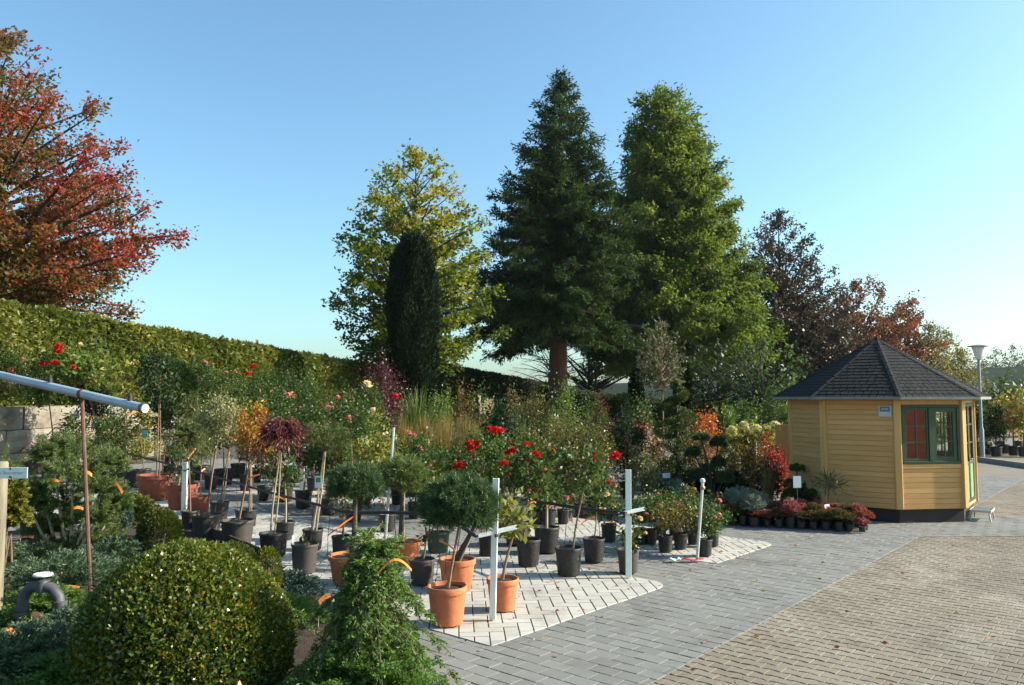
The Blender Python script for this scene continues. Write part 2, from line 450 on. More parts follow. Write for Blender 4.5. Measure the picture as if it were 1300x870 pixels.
def stonemat(name, cols, patch, patch_amt=.5, rough=.85, tint=.45, dust=None):
    """single stones (tint attribute) + large dirty patches + fine grain"""
    m, nt, out = newmat(name)
    b = nt.nodes.new('ShaderNodeBsdfPrincipled'); b.inputs['Roughness'].default_value = rough; b.inputs['Specular IOR Level'].default_value = .15
    tc = nt.nodes.new('ShaderNodeTexCoord')
    def noise(s, d=6):
        z = nt.nodes.new('ShaderNodeTexNoise'); z.inputs['Scale'].default_value = s; z.inputs['Detail'].default_value = d; z.inputs['Roughness'].default_value = .6
        nt.links.new(tc.outputs['Object'], z.inputs['Vector']); return z.outputs['Fac']
    at = nt.nodes.new('ShaderNodeAttribute'); at.attribute_name = 'tint'
    mm = nt.nodes.new('ShaderNodeMix'); mm.data_type = 'FLOAT'; mm.inputs[0].default_value = tint
    nt.links.new(noise(22), mm.inputs[2]); nt.links.new(at.outputs['Fac'], mm.inputs[3])
    r = ramp(nt, cols, mm.outputs[0])
    mr = nt.nodes.new('ShaderNodeMapRange'); mr.inputs[1].default_value = .48; mr.inputs[2].default_value = .68; mr.inputs[4].default_value = patch_amt
    nt.links.new(noise(.55, 9), mr.inputs[0])
    mx = nt.nodes.new('ShaderNodeMixRGB'); nt.links.new(mr.outputs[0], mx.inputs[0]); nt.links.new(r.outputs[0], mx.inputs[1]); mx.inputs[2].default_value = (*patch, 1)
    last = mx.outputs[0]
    md = nt.nodes.new('ShaderNodeMapRange'); md.inputs[1].default_value = .52; md.inputs[2].default_value = .72; md.inputs[4].default_value = .55
    nt.links.new(noise(1.7, 10), md.inputs[0])
    mxd = nt.nodes.new('ShaderNodeMixRGB'); nt.links.new(md.outputs[0], mxd.inputs[0]); nt.links.new(last, mxd.inputs[1]); mxd.inputs[2].default_value = (patch[0] * .42, patch[1] * .42, patch[2] * .40, 1)
    last = mxd.outputs[0]
    if dust:
        # pale sand swept over one part of the yard
        mp = nt.nodes.new('ShaderNodeMapping'); mp.inputs['Scale'].default_value = (1.0, .6, 1); mp.inputs['Rotation'].default_value = (0, 0, rad(-40))
        nt.links.new(tc.outputs['Object'], mp.inputs[0])
        z = nt.nodes.new('ShaderNodeTexNoise'); z.inputs['Scale'].default_value = 1.1; z.inputs['Detail'].default_value = 10; z.inputs['Roughness'].default_value = .72
        nt.links.new(mp.outputs[0], z.inputs['Vector'])
        m2 = nt.nodes.new('ShaderNodeMapRange'); m2.inputs[1].default_value = .50; m2.inputs[2].default_value = .66; m2.inputs[4].default_value = .62
        nt.links.new(z.outputs['Fac'], m2.inputs[0])
        # distance to the sandy spot
        vm = nt.nodes.new('ShaderNodeVectorMath'); vm.operation = 'DISTANCE'; nt.links.new(tc.outputs['Object'], vm.inputs[0]); vm.inputs[1].default_value = dust[1]
        m3 = nt.nodes.new('ShaderNodeMapRange'); m3.inputs[1].default_value = dust[2]; m3.inputs[2].default_value = dust[2] * .1
        nt.links.new(vm.outputs['Value'], m3.inputs[0])
        mu = nt.nodes.new('ShaderNodeMath'); mu.operation = 'MULTIPLY'; nt.links.new(m2.outputs[0], mu.inputs[0]); nt.links.new(m3.outputs[0], mu.inputs[1])
        mx2 = nt.nodes.new('ShaderNodeMixRGB'); nt.links.new(mu.outputs[0], mx2.inputs[0]); nt.links.new(last, mx2.inputs[1]); mx2.inputs[2].default_value = (*dust[0], 1)
        last = mx2.outputs[0]
    nt.links.new(last, b.inputs['Base Color'])
    bp = nt.nodes.new('ShaderNodeBump'); bp.inputs['Strength'].default_value = .35; bp.inputs['Distance'].default_value = .006
    nt.links.new(noise(90, 4), bp.inputs['Height']); nt.links.new(bp.outputs[0], b.inputs['Normal'])
    nt.links.new(b.outputs[0], out.inputs[0])
    return m

M['light_paver'] = stonemat('pale_paver', [(.33, .318, .28), (.41, .397, .352), (.48, .467, .415)], (.30, .29, .26), .5)
M['dark_paver'] = stonemat('grey_paver', [(.150, .150, .138), (.183, .183, .17), (.222, .220, .205)], (.215, .205, .18), .55)
M['road_paver'] = stonemat('brown_paver', [(.165, .142, .108), (.192, .166, .127), (.225, .195, .15)], (.265, .236, .182), .8, dust=((.42, .395, .33), (5.6, 8.6, 0), 4.6))
M['joint'] = mat('joint_sand', [(.03, .027, .024), (.07, .063, .052)], 1, 9, 6)
M['joint_brown'] = mat('joint_earth', [(.10, .09, .072), (.165, .15, .12)], 1, 3, 6)

# --- brown road of interlocking stones
E0, E1 = G(814, 870), G(1165, 680)
eu = (E1 - E0).normalized()
road_far = 24.0
Lb, Wb = .165, .130
def bones():
    X, Y = V_, U            # rows run across the road edge
    n = int(26 / .15)
    for r in range(-55, 185):
        for c in range(-95, 95):
            o = A0 + Y * (r * (Wb * .5 + Wb * .5 * .8 + .008)) + X * (c * (Lb + .008) + (r % 2) * (Lb + .008) / 2) 
            o = o + Vector((4.0, -1.0, 0))
            h, k = Lb / 2, Wb / 2
            pts = [(-h, -k), (-h * .45, -k * .78), (h * .45, -k * .78), (h, -k), (h, k), (h * .45, k * .78), (-h * .45, k * .78), (-h, k)]
            yield [(o.x + X.x * a + Y.x * b, o.y + X.y * a + Y.y * b) for a, b in pts][::1 if X.x * Y.y - X.y * Y.x > 0 else -1]
Eb = E0 - eu * 4
road_clip = [(Eb.x, Eb.y), (30, 0), (30, road_far), (E1.x + 9, road_far), (E1.x + 4, E1.y + .55), (E1.x, E1.y)]
# two convex pieces: in front of the hut, and the lane running on behind it
# front of the hut
c1 = [(Eb.x, Eb.y), (24, -2), (24, E1.y + .9), (E1.x, E1.y)]
c2 = [(E1.x + 4.6, E1.y + 1.9), (24, E1.y + 1.4), (24, road_far), (E1.x + 6.0, road_far)]
g = Geo(); g.add([(p[0], p[1], -.016) for p in c1], [tuple(range(4))]); tag(g.build('road_bed', M['joint_brown']), kind='structure')
paver_sheet('road', c1, bones(), M['road_paver'], -.008, .0016, .0022)

c3 = [(E1.x + eu.x * 3, E1.y + eu.y * 3), (24, E1.y + 2.6), (24, 23.5), (E1.x + eu.x * 13.5, E1.y + eu.y * 13.5)]
g = Geo(); g.add([(p[0], p[1], -.016) for p in c3], [tuple(range(4))]); tag(g.build('road_bed', M['joint_brown']), kind='structure')
paver_sheet('road', c3, bones(), M['road_paver'], -.008, .0016, .0022)

# --- grey paving
g = Geo()
dk1 = [(Eb.x, Eb.y), (E1.x, E1.y), (E1.x + eu.x * 12, E1.y + eu.y * 12), (-16, 40), (-16, -2)]
dk2 = [(E1.x, E1.y), (24, E1.y + .9), (24, E1.y + 2.6), (E1.x + 1.7, E1.y + 2.6)]
g.add([(p[0], p[1], -.0115) for p in dk1], [tuple(range(len(dk1)))])
g.add([(p[0], p[1], -.012) for p in dk2], [tuple(range(len(dk2)))])
tag(g.build('paving_bed', M['joint']), kind='structure')
def bond(X, Y, l, wd, nr, nc, gap=.007):
    for r in range(-nr, nr):
        for c in range(-nc, nc):
            o = A0 + Y * (r * (wd + gap)) + X * (c * (l + gap) + (r % 2) * (l + gap) * .5)
            p = rect(o, l / 2, wd / 2, X, Y)
            yield p if (p[1][0] - p[0][0]) * (p[2][1] - p[1][1]) - (p[1][1] - p[0][1]) * (p[2][0] - p[1][0]) > 0 else p[::-1]
paver_sheet('paving', dk1, bond(V_, U, .24, .16, 130, 90), M['dark_paver'], -.002, .0016, .0024)
c2b = [(E1.x, E1.y), (24, E1.y + .9), (24, E1.y + 2.6), (E1.x + eu.x * 3, E1.y + eu.y * 3)]
hx = Vector((1, .05, 0)).normalized(); hy = Vector((-.05, 1, 0)).normalized()
paver_sheet('hut_paving', c2b, bond(hx, hy, .24, .16, 110, 110), M['dark_paver'], -.003, .0014, .0024)

# --- pale display beds, herringbone at 45 degrees to their edges
def rounded(u0, u1, v0, v1, r=.28):
    pts = []
    for (cu, cv, a0) in ((u0 + .04, v0 + .04, 180), (u1 - r, v0 + r, 270), (u1 - r, v1 - r, 0), (u0 + r, v1 - r, 90)):
        rr = .04 if a0 == 180 else r
        for k in range(6):
            a = rad(a0 + 90 * k / 5)
            p = UV(cu + rr * math.cos(a), cv + rr * math.sin(a)); pts.append((p.x, p.y))
    return pts
def herring(l=.272, wd=.13, gap=.012):
    a = l + gap; b = wd + gap
    X = (U - V_).normalized(); Y = (U + V_).normalized()
    if True:
        for i in range(-110, 170):
            for j in range(-60, 60):
                # herringbone lattice: steps (b,b) and (2a... ) 
                ox = i * b + j * 2 * a; oy = i * b
                for kind in (0, 1):
                    if kind == 0: cx, cyy, hx_, hy_ = ox + a / 2, oy + b / 2, l / 2, wd / 2
                    else: cx, cyy, hx_, hy_ = ox + b / 2, oy + b + a / 2, wd / 2, l / 2
                    o = A0 + X * cx + Y * cyy
                    if o.y < 5 or o.y > 40 or abs(o.x) > 20: continue
                    p = rect(o, hx_, hy_, X, Y)
                    yield p if (p[1][0] - p[0][0]) * (p[2][1] - p[1][1]) - (p[1][1] - p[0][1]) * (p[2][0] - p[1][0]) > 0 else p[::-1]
HB = list(herring())
for nm, (u0, u1, v0, v1) in (('display_paving', (0, 3.15, 0, 19)), ('display_paving', (4.55, 6.55, .15, 19)), ('display_paving', (8.1, 10.2, 1.2, 19))):
    cl = rounded(u0, u1, v0, v1)
    g = Geo(); g.add([(p[0], p[1], .0022) for p in cl], [tuple(range(len(cl)))]); tag(g.build('display_bed', M['joint']), kind='structure')
    paver_sheet(nm, cl, HB, M['light_paver'], .0065, .0006, .003)

# --- planting bed of soil at the left front, kept by a plank
bedp = [G(238, 668), G(338, 716), G(430, 770), G(500, 836), G(545, 900), Vector((-.2, 3.4, 0)), Vector((-9, 2, 0)), Vector((-12.5, 12.5, 0))]
bx = [(p.x, p.y) for p in bedp]
# a little heightfield of soil
me = bpy.data.meshes.new('soil_bed'); vsl = []; fsl = []; idx = {}
step = .11
def inside(x, y):
    c = False; n = len(bx)
    for i in range(n):
        (x1, y1), (x2, y2) = bx[i], bx[(i + 1) % n]
        if (y1 > y) != (y2 > y) and x < (x2 - x1) * (y - y1) / (y2 - y1) + x1: c = not c
    return c
nx, ny = int(13 / step), int(11.5 / step)
def sv(i, j):
    if (i, j) not in idx:
        x, y = -12.6 + i * step, 2.2 + j * step
        idx[(i, j)] = len(vsl)
        vsl.append((x, y, .045 + .05 * math.sin(x * 1.3 + 2) * math.sin(y * 1.1) + random.uniform(-.018, .018)))
    return idx[(i, j)]
for i in range(nx):
    for j in range(ny):
        if inside(-12.6 + (i + .5) * step, 2.2 + (j + .5) * step):
            fsl.append((sv(i, j), sv(i + 1, j), sv(i + 1, j + 1), sv(i, j + 1)))
me.from_pydata(vsl, [], fsl); setmats(me, M['soil']); me.update()
tag(link('soil', me), kind='structure')
g = Geo()
M['plank'] = mat('dark_plank', [(.035, .024, .018), (.075, .05, .036)], .85, 5, 6, .3, 40, stretch=(1, 1, 6))
for a, b in ((G(236, 670), G(338, 717)),):
    d = (b - a).normalized(); n_ = Vector((-d.y, d.x, 0))
    g.bbox((a + b) / 2 + Vector((0, 0, .08)), ((b - a).length / 2, .02, .10), (d, n_, Vector((0, 0, 1))))
tag(g.build('edging_plank', M['plank']), 'dark wooden plank edging the conifer bed beside black pots', 'edging plank')

# --- raised terrace behind the stone wall
def wallx(y): return -14.1 + .05 * (y - 22)
TZ = 1.95
g = Geo(); ys_ = list(range(0, 62, 2)); pr = []
for y in ys_:
    x = wallx(y) - .35
    t = max(0, y - 44) / 16.0
    z = TZ * (1 - min(1, t) ** 1.5)
    pr.append([(-120, y, z + 1.4 * (z / TZ)), (x - 12, y, z + .25 * (z / TZ)), (x, y, z), (x + .05 + t * 4, y, -.1)])
vv = [p for r_ in pr for p in r_]; ff = []
for i in range(len(pr) - 1):
    for k in range(3): ff.append((i * 4 + k, i * 4 + k + 1, i * 4 + 5 + k, i * 4 + 4 + k))
ff.append((3, 2, 1, 0))
g.add(vv, ff)
M['grassground'] = mat('grassy_earth', [(.05, .06, .02), (.10, .10, .035), (.14, .11, .06)], 1, 1.5, 8, .5, 12, spec=.05)
tag(g.build('terrace_ground', M['grassground']), kind='structure')

M['sandstone'] = mat('sandstone_block', [(.11, .093, .068), (.20, .172, .13), (.28, .25, .20)], .9, 2.6, 10, 1.0, 7, tint=.3)
rt = root('stone_wall', 'retaining wall of big pale sandstone blocks below the long hedge', 'wall', (wallx(22), 22, 0))
for course in range(3):
    y = 10.0 + random.uniform(0, 1)
    while y < 45:
        ln = random.uniform(1.1, 2.3)
        g = Geo(); h = TZ / 3
        g.ct = random.random()
        d = Vector((.05, 1, 0)).normalized(); n_ = Vector((d.y, -d.x, 0))
        c = Vector((wallx(y + ln / 2) + random.uniform(-.03, .03), y + ln / 2, h * (course + .5)))
        # rough block: subdivided box with jitter
        hx_, hy_, hz_ = .3, ln / 2 - .012, h / 2 - .01
        nu, nv = 9, 5
        def pt(a, b, face):
            e = max(abs(a), abs(b)) ** 6
            return c + n_ * (hx_ * (1 - .18 * e) + (random.uniform(-.05, .05) if e < .9 else random.uniform(-.02, .0))) + d * (a * hy_) + Vector((0, 0, b * hz_))
        grid = [[pt(-1 + 2 * i / (nu - 1), -1 + 2 * j / (nv - 1), 0) for i in range(nu)] for j in range(nv)]
        vs_ = [p for r_ in grid for p in r_]; fs_ = [(j * nu + i, j * nu + i + 1, j * nu + nu + i + 1, j * nu + nu + i) for j in range(nv - 1) for i in range(nu - 1)]
        # back ring
        ring = [j * nu for j in range(nv)] 
        per = [i for i in range(nu)] + [j * nu + nu - 1 for j in range(1, nv)] + [(nv - 1) * nu + i for i in range(nu - 2, -1, -1)] + [j * nu for j in range(nv - 2, 0, -1)]
        b0 = len(vs_)
        vs_ += [vs_[i] - n_ * ((vs_[i] - c).dot(n_) + hx_) for i in per]
        for q in range(len(per)):
            q2 = (q + 1) % len(per)
            fs_.append((per[q2], per[q], b0 + q, b0 + q2))
        g.add([p - Vector((wallx(22), 22, 0)) for p in vs_], fs_)
        g.build('block', M['sandstone'], rt)
        y += ln + .012

# --- far hills
me = bpy.data.meshes.new('hills'); vsl = []; fsl = []
xs_ = np.linspace(-500, 900, 90); yy_ = np.linspace(140, 760, 40)
for y in yy_:
    for x in xs_:
        bear = x / y
        base = np.interp(bear, [-.7, -.2, 0, .15, .3, .5, .7, 1.2], [0, .3, 4, 7, 9, 12.5, 15, 16])
        k = min(1, max(0, (y - 140) / 240.0)); k = k * k * (3 - 2 * k)
        vsl.append((x, y, -.5 + (base + 2.7) * k * (1 + .06 * math.sin(x * .02) * math.cos(y * .013)) if base > 0 else -.5))
nxx = len(xs_)
for j in range(len(yy_) - 1):
    for i in range(nxx - 1): fsl.append((j * nxx + i, j * nxx + i + 1, j * nxx + nxx + i + 1, j * nxx + nxx + i))
me.from_pydata(vsl, [], fsl); me.polygons.foreach_set('use_smooth', [True] * len(fsl))
M['hill'] = mat('far_fields', [(.016, .028, .022), (.026, .038, .027), (.045, .056, .034)], 1, .016, 6, spec=.0)
setmats(me, M['hill']); me.update(); tag(link('hills', me), kind='structure')

# --- haze
g = Geo(); g.box((60, 420, 17), (900, 480, 19.5))
m, nt, out = newmat('haze_air')
pv = nt.nodes.new('ShaderNodeVolumePrincipled'); pv.inputs['Color'].default_value = (.80, .90, 1.0, 1); pv.inputs['Density'].default_value = .0001
pv.inputs['Anisotropy'].default_value = .4
nt.links.new(pv.outputs[0], out.inputs['Volume'])
HAZE = g.build('haze', m); tag(HAZE, kind='stuff')
# ================================================================== garden hut (octagonal pavilion)
M['pine_wood'] = mat('yellow_pine_boards', [(.45, .22, .060), (.53, .272, .082), (.61, .335, .118)], .55, 2.2, 7, .12, 30, tint=.5, stretch=(1, 1, 7))
M['pine_post'] = mat('yellow_pine_post', [(.50, .26, .072), (.59, .33, .10)], .5, 3, 6, .1, 30, stretch=(6, 6, .6))
M['inner_wood'] = mat('orange_inner_boards', [(.55, .13, .022), (.68, .20, .045)], .55, 3, 6, .1, 30, stretch=(1, 1, 6))
M['green_paint'] = mat('dark_green_paint', [(.010, .036, .012), (.020, .056, .018)], .45, 8, 5, .05, 30)
M['green_panel'] = mat('pale_green_panel', [(.11, .25, .10), (.17, .33, .14)], .5, 6, 5, .05, 30, tint=.4)
M['shingle'] = mat('bitumen_shingles', [(.020, .021, .021), (.028, .029, .028), (.038, .039, .037)], .95, 14, 7, .6, 120, spec=.15, tint=.45)
M['plinth'] = mat('brown_plinth', [(.012, .007, .005), (.024, .015, .011)], .8, 5, 5, .15, 40)
M['edge_metal'] = mat('eave_edge', [(.13, .13, .125), (.21, .20, .19)], .5, 6, 5)
M['alu'] = mat('aluminium', [(.36, .38, .37), (.48, .50, .49)], .45, 20, 4, 0, None, .6)
m, nt, out = newmat('window_glass')
gl = nt.nodes.new('ShaderNodeBsdfGlossy'); gl.inputs['Roughness'].default_value = .02
tr = nt.nodes.new('ShaderNodeBsdfTransparent'); tr.inputs[0].default_value = (.92, .94, .93, 1)
lw = nt.nodes.new('ShaderNodeLayerWeight'); pw_ = nt.nodes.new('ShaderNodeMath'); pw_.operation = 'POWER'; pw_.inputs[1].default_value = 5; nt.links.new(lw.outputs['Facing'], pw_.inputs[0])
fr = nt.nodes.new('ShaderNodeMath'); fr.operation = 'MULTIPLY_ADD'; fr.inputs[1].default_value = .9; fr.inputs[2].default_value = .05; nt.links.new(pw_.outputs[0], fr.inputs[0])
ms = nt.nodes.new('ShaderNodeMixShader')
nt.links.new(fr.outputs[0], ms.inputs[0]); nt.links.new(tr.outputs[0], ms.inputs[1]); nt.links.new(gl.outputs[0], ms.inputs[2]); nt.links.new(ms.outputs[0], out.inputs[0])
M['glass'] = m

HB_ = math.atan2(1114 - 650, 1011.0)
HD = 17.35
HC = Vector((HD * math.sin(HB_), HD * math.cos(HB_), 0))
HR = 1.66
A_CAM = math.atan2(-HC.y, -HC.x)
def hv(i, r=HR, z=0.0):
    a = A_CAM + rad(10 + 45 * i)
    return Vector((r * math.cos(a), r * math.sin(a), z))
Z0, Z1 = .235, 2.16
hut = root('garden_hut', 'yellow eight-sided wooden garden hut with dark shingle roof and green window', 'garden hut', HC)
ZV = Vector((0, 0, 1))
def wallax(i):
    a, b = hv(i), hv(i + 1); e = (b - a).normalized(); n = Vector((e.y, -e.x, 0))
    if n.dot(a + b) < 0: n = -n
    return a, e, n, (b - a).length
def wbox(g, i, u0, u1, z0, z1, d0, d1, bev=0):
    a, e, n, l = wallax(i)
    c = a + e * ((u0 + u1) / 2) + n * ((d0 + d1) / 2) + ZV * ((z0 + z1) / 2)
    h = ((u1 - u0) / 2, (d1 - d0) / 2, (z1 - z0) / 2)
    (g.bbox(c, h, (e, n, ZV), bev) if bev else g.box(c, h, (e, n, ZV)))
def boards(i, z0, z1, u0=.04, u1=None):
    a, e, n, l = wallax(i); u1 = u1 or l - .04
    g = Geo(); z = z0; bh = .092
    while z < z1 - .01:
        zt = min(z + bh, z1)
        g.cm = 0; g.ct = random.random()
        wbox(g, i, u0, u1, z, zt - .005, -.018, .0, .005)
        z += bh
    g.cm = 0
    g.ct = .2; wbox(g, i, u0, u1, z0, z1, -.022, -.012)
    g.cm = 1; wbox(g, i, u0, u1, z0, z1, -.034, -.024)
    return g
# plinth
g = Geo(); n8 = [hv(i, HR - .035, 0) for i in range(8)]
g.add([tuple(p) for p in n8] + [(p.x, p.y, Z0) for p in n8], [tuple(range(8, 16))] + [(i, (i + 1) % 8, (i + 1) % 8 + 8, i + 8) for i in range(8)])
g.build('plinth', M['plinth'], hut)
g = Geo(); n8 = [hv(i, HR - .06, Z0 + .02) for i in range(8)]; g.add(n8, [tuple(range(8))]); g.build('floor_boards', M['inner_wood'], hut)
# posts
for i in range(8):
    p = hv(i); o = p.normalized(); s_ = Vector((-o.y, o.x, 0))
    g = Geo(); g.bbox(p - o * .03 + ZV * ((Z0 + Z1) / 2 + .002), (.062, .062, (Z1 - Z0) / 2), (o, s_, ZV), .012)
    g.build('corner_post', M['pine_post'], hut)
WIN = {2, 4, 5}; 
# face order: i=-2 -> theta -80 ; -1 -> -35 ; 0 -> 10 ; 1 -> 55 (door) ; faces: -2,-1 planks, 0 window, 1 door, 2,3 windows at the back, 4,5 planks
def window(i, opened=False):
    a, e, n, l = wallax(i)
    u0, u1, z0, z1 = .075, l - .075, 1.03, 2.07
    wall_lo = boards(i, Z0, z0 - .085); w_ = wall_lo.build('wall', [M['pine_wood'], M['inner_wood']], hut)
    g = Geo(); wbox(g, i, .06, l - .06, z0 - .085, z0 - .004, -.03, .012, .006); g.build('sill_rail', M['pine_post'], hut)
    g = Geo(); wbox(g, i, .06, l - .06, z1 + .004, Z1, -.03, .008, .005); g.build('head_rail', M['pine_post'], hut)
    g = Geo(); f = .05
    mid = (u0 + u1) / 2
    wbox(g, i, u0, u1, z0, z0 + f, -.035, .022, .006); wbox(g, i, u0, u1, z1 - f, z1, -.035, .022, .006)
    wbox(g, i, u0, u0 + f, z0 + f, z1 - f, -.035, .020, .005); wbox(g, i, u1 - f, u1, z0 + f, z1 - f, -.035, .020, .005)
    wbox(g, i, mid - .04, mid + .04, z0 + f, z1 - f, -.035, .024, .006)
    fr_ = g.build('window', M['green_paint'], hut)
    for k, (a0, a1) in enumerate(((u0 + f, mid - .04), (mid + .04, u1 - f))):
        g = Geo(); s = .042 if k == 0 or not opened else .075; zb, zt = z0 + f, z1 - f
        d0, d1 = -.02, .008
        wbox(g, i, a0 + .003, a1 - .003, zb + .003, zb + s, d0, d1, .004); wbox(g, i, a0 + .003, a1 - .003, zt - s, zt - .003, d0, d1, .004)
        wbox(g, i, a0 + .003, a0 + s, zb + s, zt - s, d0, d1 - .002, .004); wbox(g, i, a1 - s, a1 - .003, zb + s, zt - s, d0, d1 - .002, .004)
        m_ = (a0 + a1) / 2
        wbox(g, i, m_ - .011, m_ + .011, zb + s, zt - s, d0 + .004, d1 - .006)
        for q in (1, 2):
            zz = zb + s + (zt - zb - 2 * s) * q / 3
            wbox(g, i, a0 + s, a1 - s, zz - .011, zz + .011, d0 + .006, d1 - .008)
        g.build('casement', M['green_paint'], fr_)
        g = Geo(); a_, e_, n_, l_ = wallax(i)
        q = [a_ + e_ * uu + n_ * -.008 + ZV * zz for uu, zz in ((a0 + s, zb + s), (a1 - s, zb + s), (a1 - s, zt - s), (a0 + s, zt - s))]
        g.add(q, [(0, 1, 2, 3)]); g.build('pane', M['glass'], fr_)
for i in (-2, -1, 3, 4, 5):
    boards(i, Z0, Z1).build('wall', [M['pine_wood'], M['inner_wood']], hut)
window(0, True); window(2)
# half-height boards behind the left casement (a cupboard standing in the hut, seen through the panes)
# door
a, e, n, l = wallax(1)
g = Geo(); wbox(g, 1, .065, .105, Z0, Z1, -.035, .012, .005); wbox(g, 1, l - .105, l - .065, Z0, Z1, -.035, .012, .005); wbox(g, 1, .105, l - .105, Z1 - .06, Z1, -.035, .012, .005); wbox(g, 1, .105, l - .105, Z0, Z0 + .05, -.03, .012, .005)
dfr = g.build('door_frame', M['pine_post'], hut)
mid = l / 2
for k, (a0, a1) in enumerate(((.108, mid - .004), (mid + .004, l - .108))):
    g = Geo(); zb, zt, zm, s = Z0 + .055, Z1 - .065, 1.0, .06
    wbox(g, 1, a0, a0 + s, zb, zt, -.03, .006, .005); wbox(g, 1, a1 - s, a1, zb, zt, -.03, .006, .005)
    wbox(g, 1, a0 + s, a1 - s, zt - s, zt, -.03, .005, .005); wbox(g, 1, a0 + s, a1 - s, zm - .03, zm + .03, -.03, .005, .005)
    wbox(g, 1, a0 + s, a1 - s, zb, zb + s, -.03, .005, .005)
    d_ = g.build('door', M['green_paint'], hut)
    g = Geo(); z = zb + s
    while z < zm - .04:
        g.ct = random.random(); wbox(g, 1, a0 + s, a1 - s, z, min(z + .085, zm - .03), -.02, -.006, .004); z += .088
    g.build('panel', M['green_panel'], d_)
    for q in (1, 2):
        g = Geo(); zz = zm + .03 + (zt - s - zm - .03) * q / 3; wbox(g, 1, a0 + s, a1 - s, zz - .011, zz + .011, -.022, -.004)
        g.build('glazing_bar', M['green_paint'], d_)
    g = Geo(); q = [a + e * uu + n * -.014 + ZV * zz for uu, zz in ((a0 + s, zm + .03), (a1 - s, zm + .03), (a1 - s, zt - s), (a0 + s, zt - s))]
    g.add(q, [(0, 1, 2, 3)]); g.build('pane', M['glass'], d_)
    if k == 0:
        g = Geo(); hp = a + e * (a1 - .03) + n * .012 + ZV * 1.08
        g.tube([hp, hp + n * .045], .009, 8); g.tube([hp + n * .045, hp + n * .045 - e * .11], .008, 8); g.bbox(hp, (.018, .006, .07), (e, n, ZV), .003)
        g.build('handle', M['steel'], d_)
# roof
RE, ZE, ZA = 1.98, 2.20, 3.36
g = Geo(); NC = 19
for i in range(8):
    va, vb = hv(i, RE, ZE), hv(i + 1, RE, ZE); ap = Vector((0, 0, ZA))
    fn = (vb - va).cross(ap - va).normalized()
    if fn.z < 0: fn = -fn
    for c in range(NC):
        t0, t1 = c / NC, min(1, (c + 1.12) / NC)
        L0, L1 = va.lerp(ap, t0), va.lerp(ap, t1); R0, R1 = vb.lerp(ap, t0), vb.lerp(ap, t1)
        wdt = (R0 - L0).length; k = max(1, int(round(wdt / .125)))
        off = .5 * (c % 2)
        cuts = sorted(set([0.0] + [min(1, max(0, (q + off) / k)) for q in range(k + 1)] + [1.0]))
        for q in range(len(cuts) - 1):
            s0, s1 = cuts[q] + (.004 if cuts[q] > 0 else 0), cuts[q + 1] - (.004 if cuts[q + 1] < 1 else 0)
            if s1 - s0 < .01: continue
            g.ct = random.random(); lift = .010 + random.uniform(0, .003)
            q0, q1 = L0.lerp(R0, s0) + fn * lift, L0.lerp(R0, s1) + fn * lift
            q2, q3 = L1.lerp(R1, s1) + fn * .002, L1.lerp(R1, s0) + fn * .002
            b0, b1 = L0.lerp(R0, s0), L0.lerp(R0, s1)
            g.add([q0, q1, q2, q3, b0, b1], [(0, 1, 2, 3), (4, 5, 1, 0)])
rf = g.build('roof', M['shingle'], hut)
for i in range(8):
    va = hv(i, RE + .004, ZE + .012); ap = Vector((0, 0, ZA + .01)); d = (ap - va).normalized(); s_ = d.cross(ZV).normalized(); up = s_.cross(d)
    if up.z < 0: up = -up
    g = Geo(); k = 9
    for q in range(k):
        p0, p1 = va.lerp(ap, q / k), va.lerp(ap, min(1, (q + 1.1) / k)); g.ct = random.random()
        w0 = .05
        lo_ = .014
        vs_ = []
        for pp, lf in ((p0, .014), (p1, .008)):
            vs_ += [pp + s_ * -w0 - up * (.016 - lf), pp + up * lf, pp + s_ * w0 - up * (.016 - lf)]
        g.add(vs_, [(0, 1, 4, 3), (1, 2, 5, 4), (0, 2, 1)])
    g.build('hip_cap', M['shingle'], rf)
g = Geo(); g.lathe([(.07, ZA - .04), (.05, ZA + .02), (.02, ZA + .05), (.0, ZA + .08)], 8); g.build('finial', M['shingle'], rf)
# soffit + eave boards
g = Geo()
for i in range(8):
    a0, b0 = hv(i, RE - .01, ZE - .012), hv(i + 1, RE - .01, ZE - .012); a1, b1 = hv(i, HR - .08, ZE - .02), hv(i + 1, HR - .08, ZE - .02)
    g.add([a0, b0, b1, a1], [(0, 1, 2, 3)])
g.add([hv(i, HR - .081, ZE - .022) for i in range(8)], [tuple(range(8))])
g.build('soffit', M['pine_post'], rf)
g = Geo()
for i in range(8):
    va, vb = hv(i, RE, 0), hv(i + 1, RE, 0); e_ = (vb - va).normalized(); n_ = Vector((e_.y, -e_.x, 0))
    if n_.dot(va) < 0: n_ = -n_
    g.box((va + vb) / 2 + ZV * (ZE - .008) + n_ * .006, ((vb - va).length / 2 + .002, .008, .024), (e_, n_, ZV))
g.build('eave_edge', M['edge_metal'], rf)
# small plate on the wall
a, e, n, l = wallax(-1)
pl = root('wall_plate', 'small grey plate with a blue print fixed to the yellow hut wall', 'sign', HC + a + e * (l - .19) + n * .012 + ZV * 1.96)
def lbox(g, c, h, e, n): g.bbox(c, h, (e, n, ZV), .003)
g = Geo(); lbox(g, (0, 0, 0), (.108, .006, .098), e, n); g.build('plate', plain('plate_grey', (.42, .46, .46), .4), pl)
g = Geo(); lbox(g, n * .008 + ZV * .035, (.085, .002, .045), e, n); g.build('print', plain('plate_blue', (.07, .13, .17), .5), pl)
g = Geo()
for q in range(4): lbox(g, n * .0105 - e * (.045 - .03 * q) + ZV * .04, (.011, .001, .022 - .006 * (q % 2)), e, n)
g.build('lettering', plain('plate_pale', (.35, .4, .4), .5), pl)
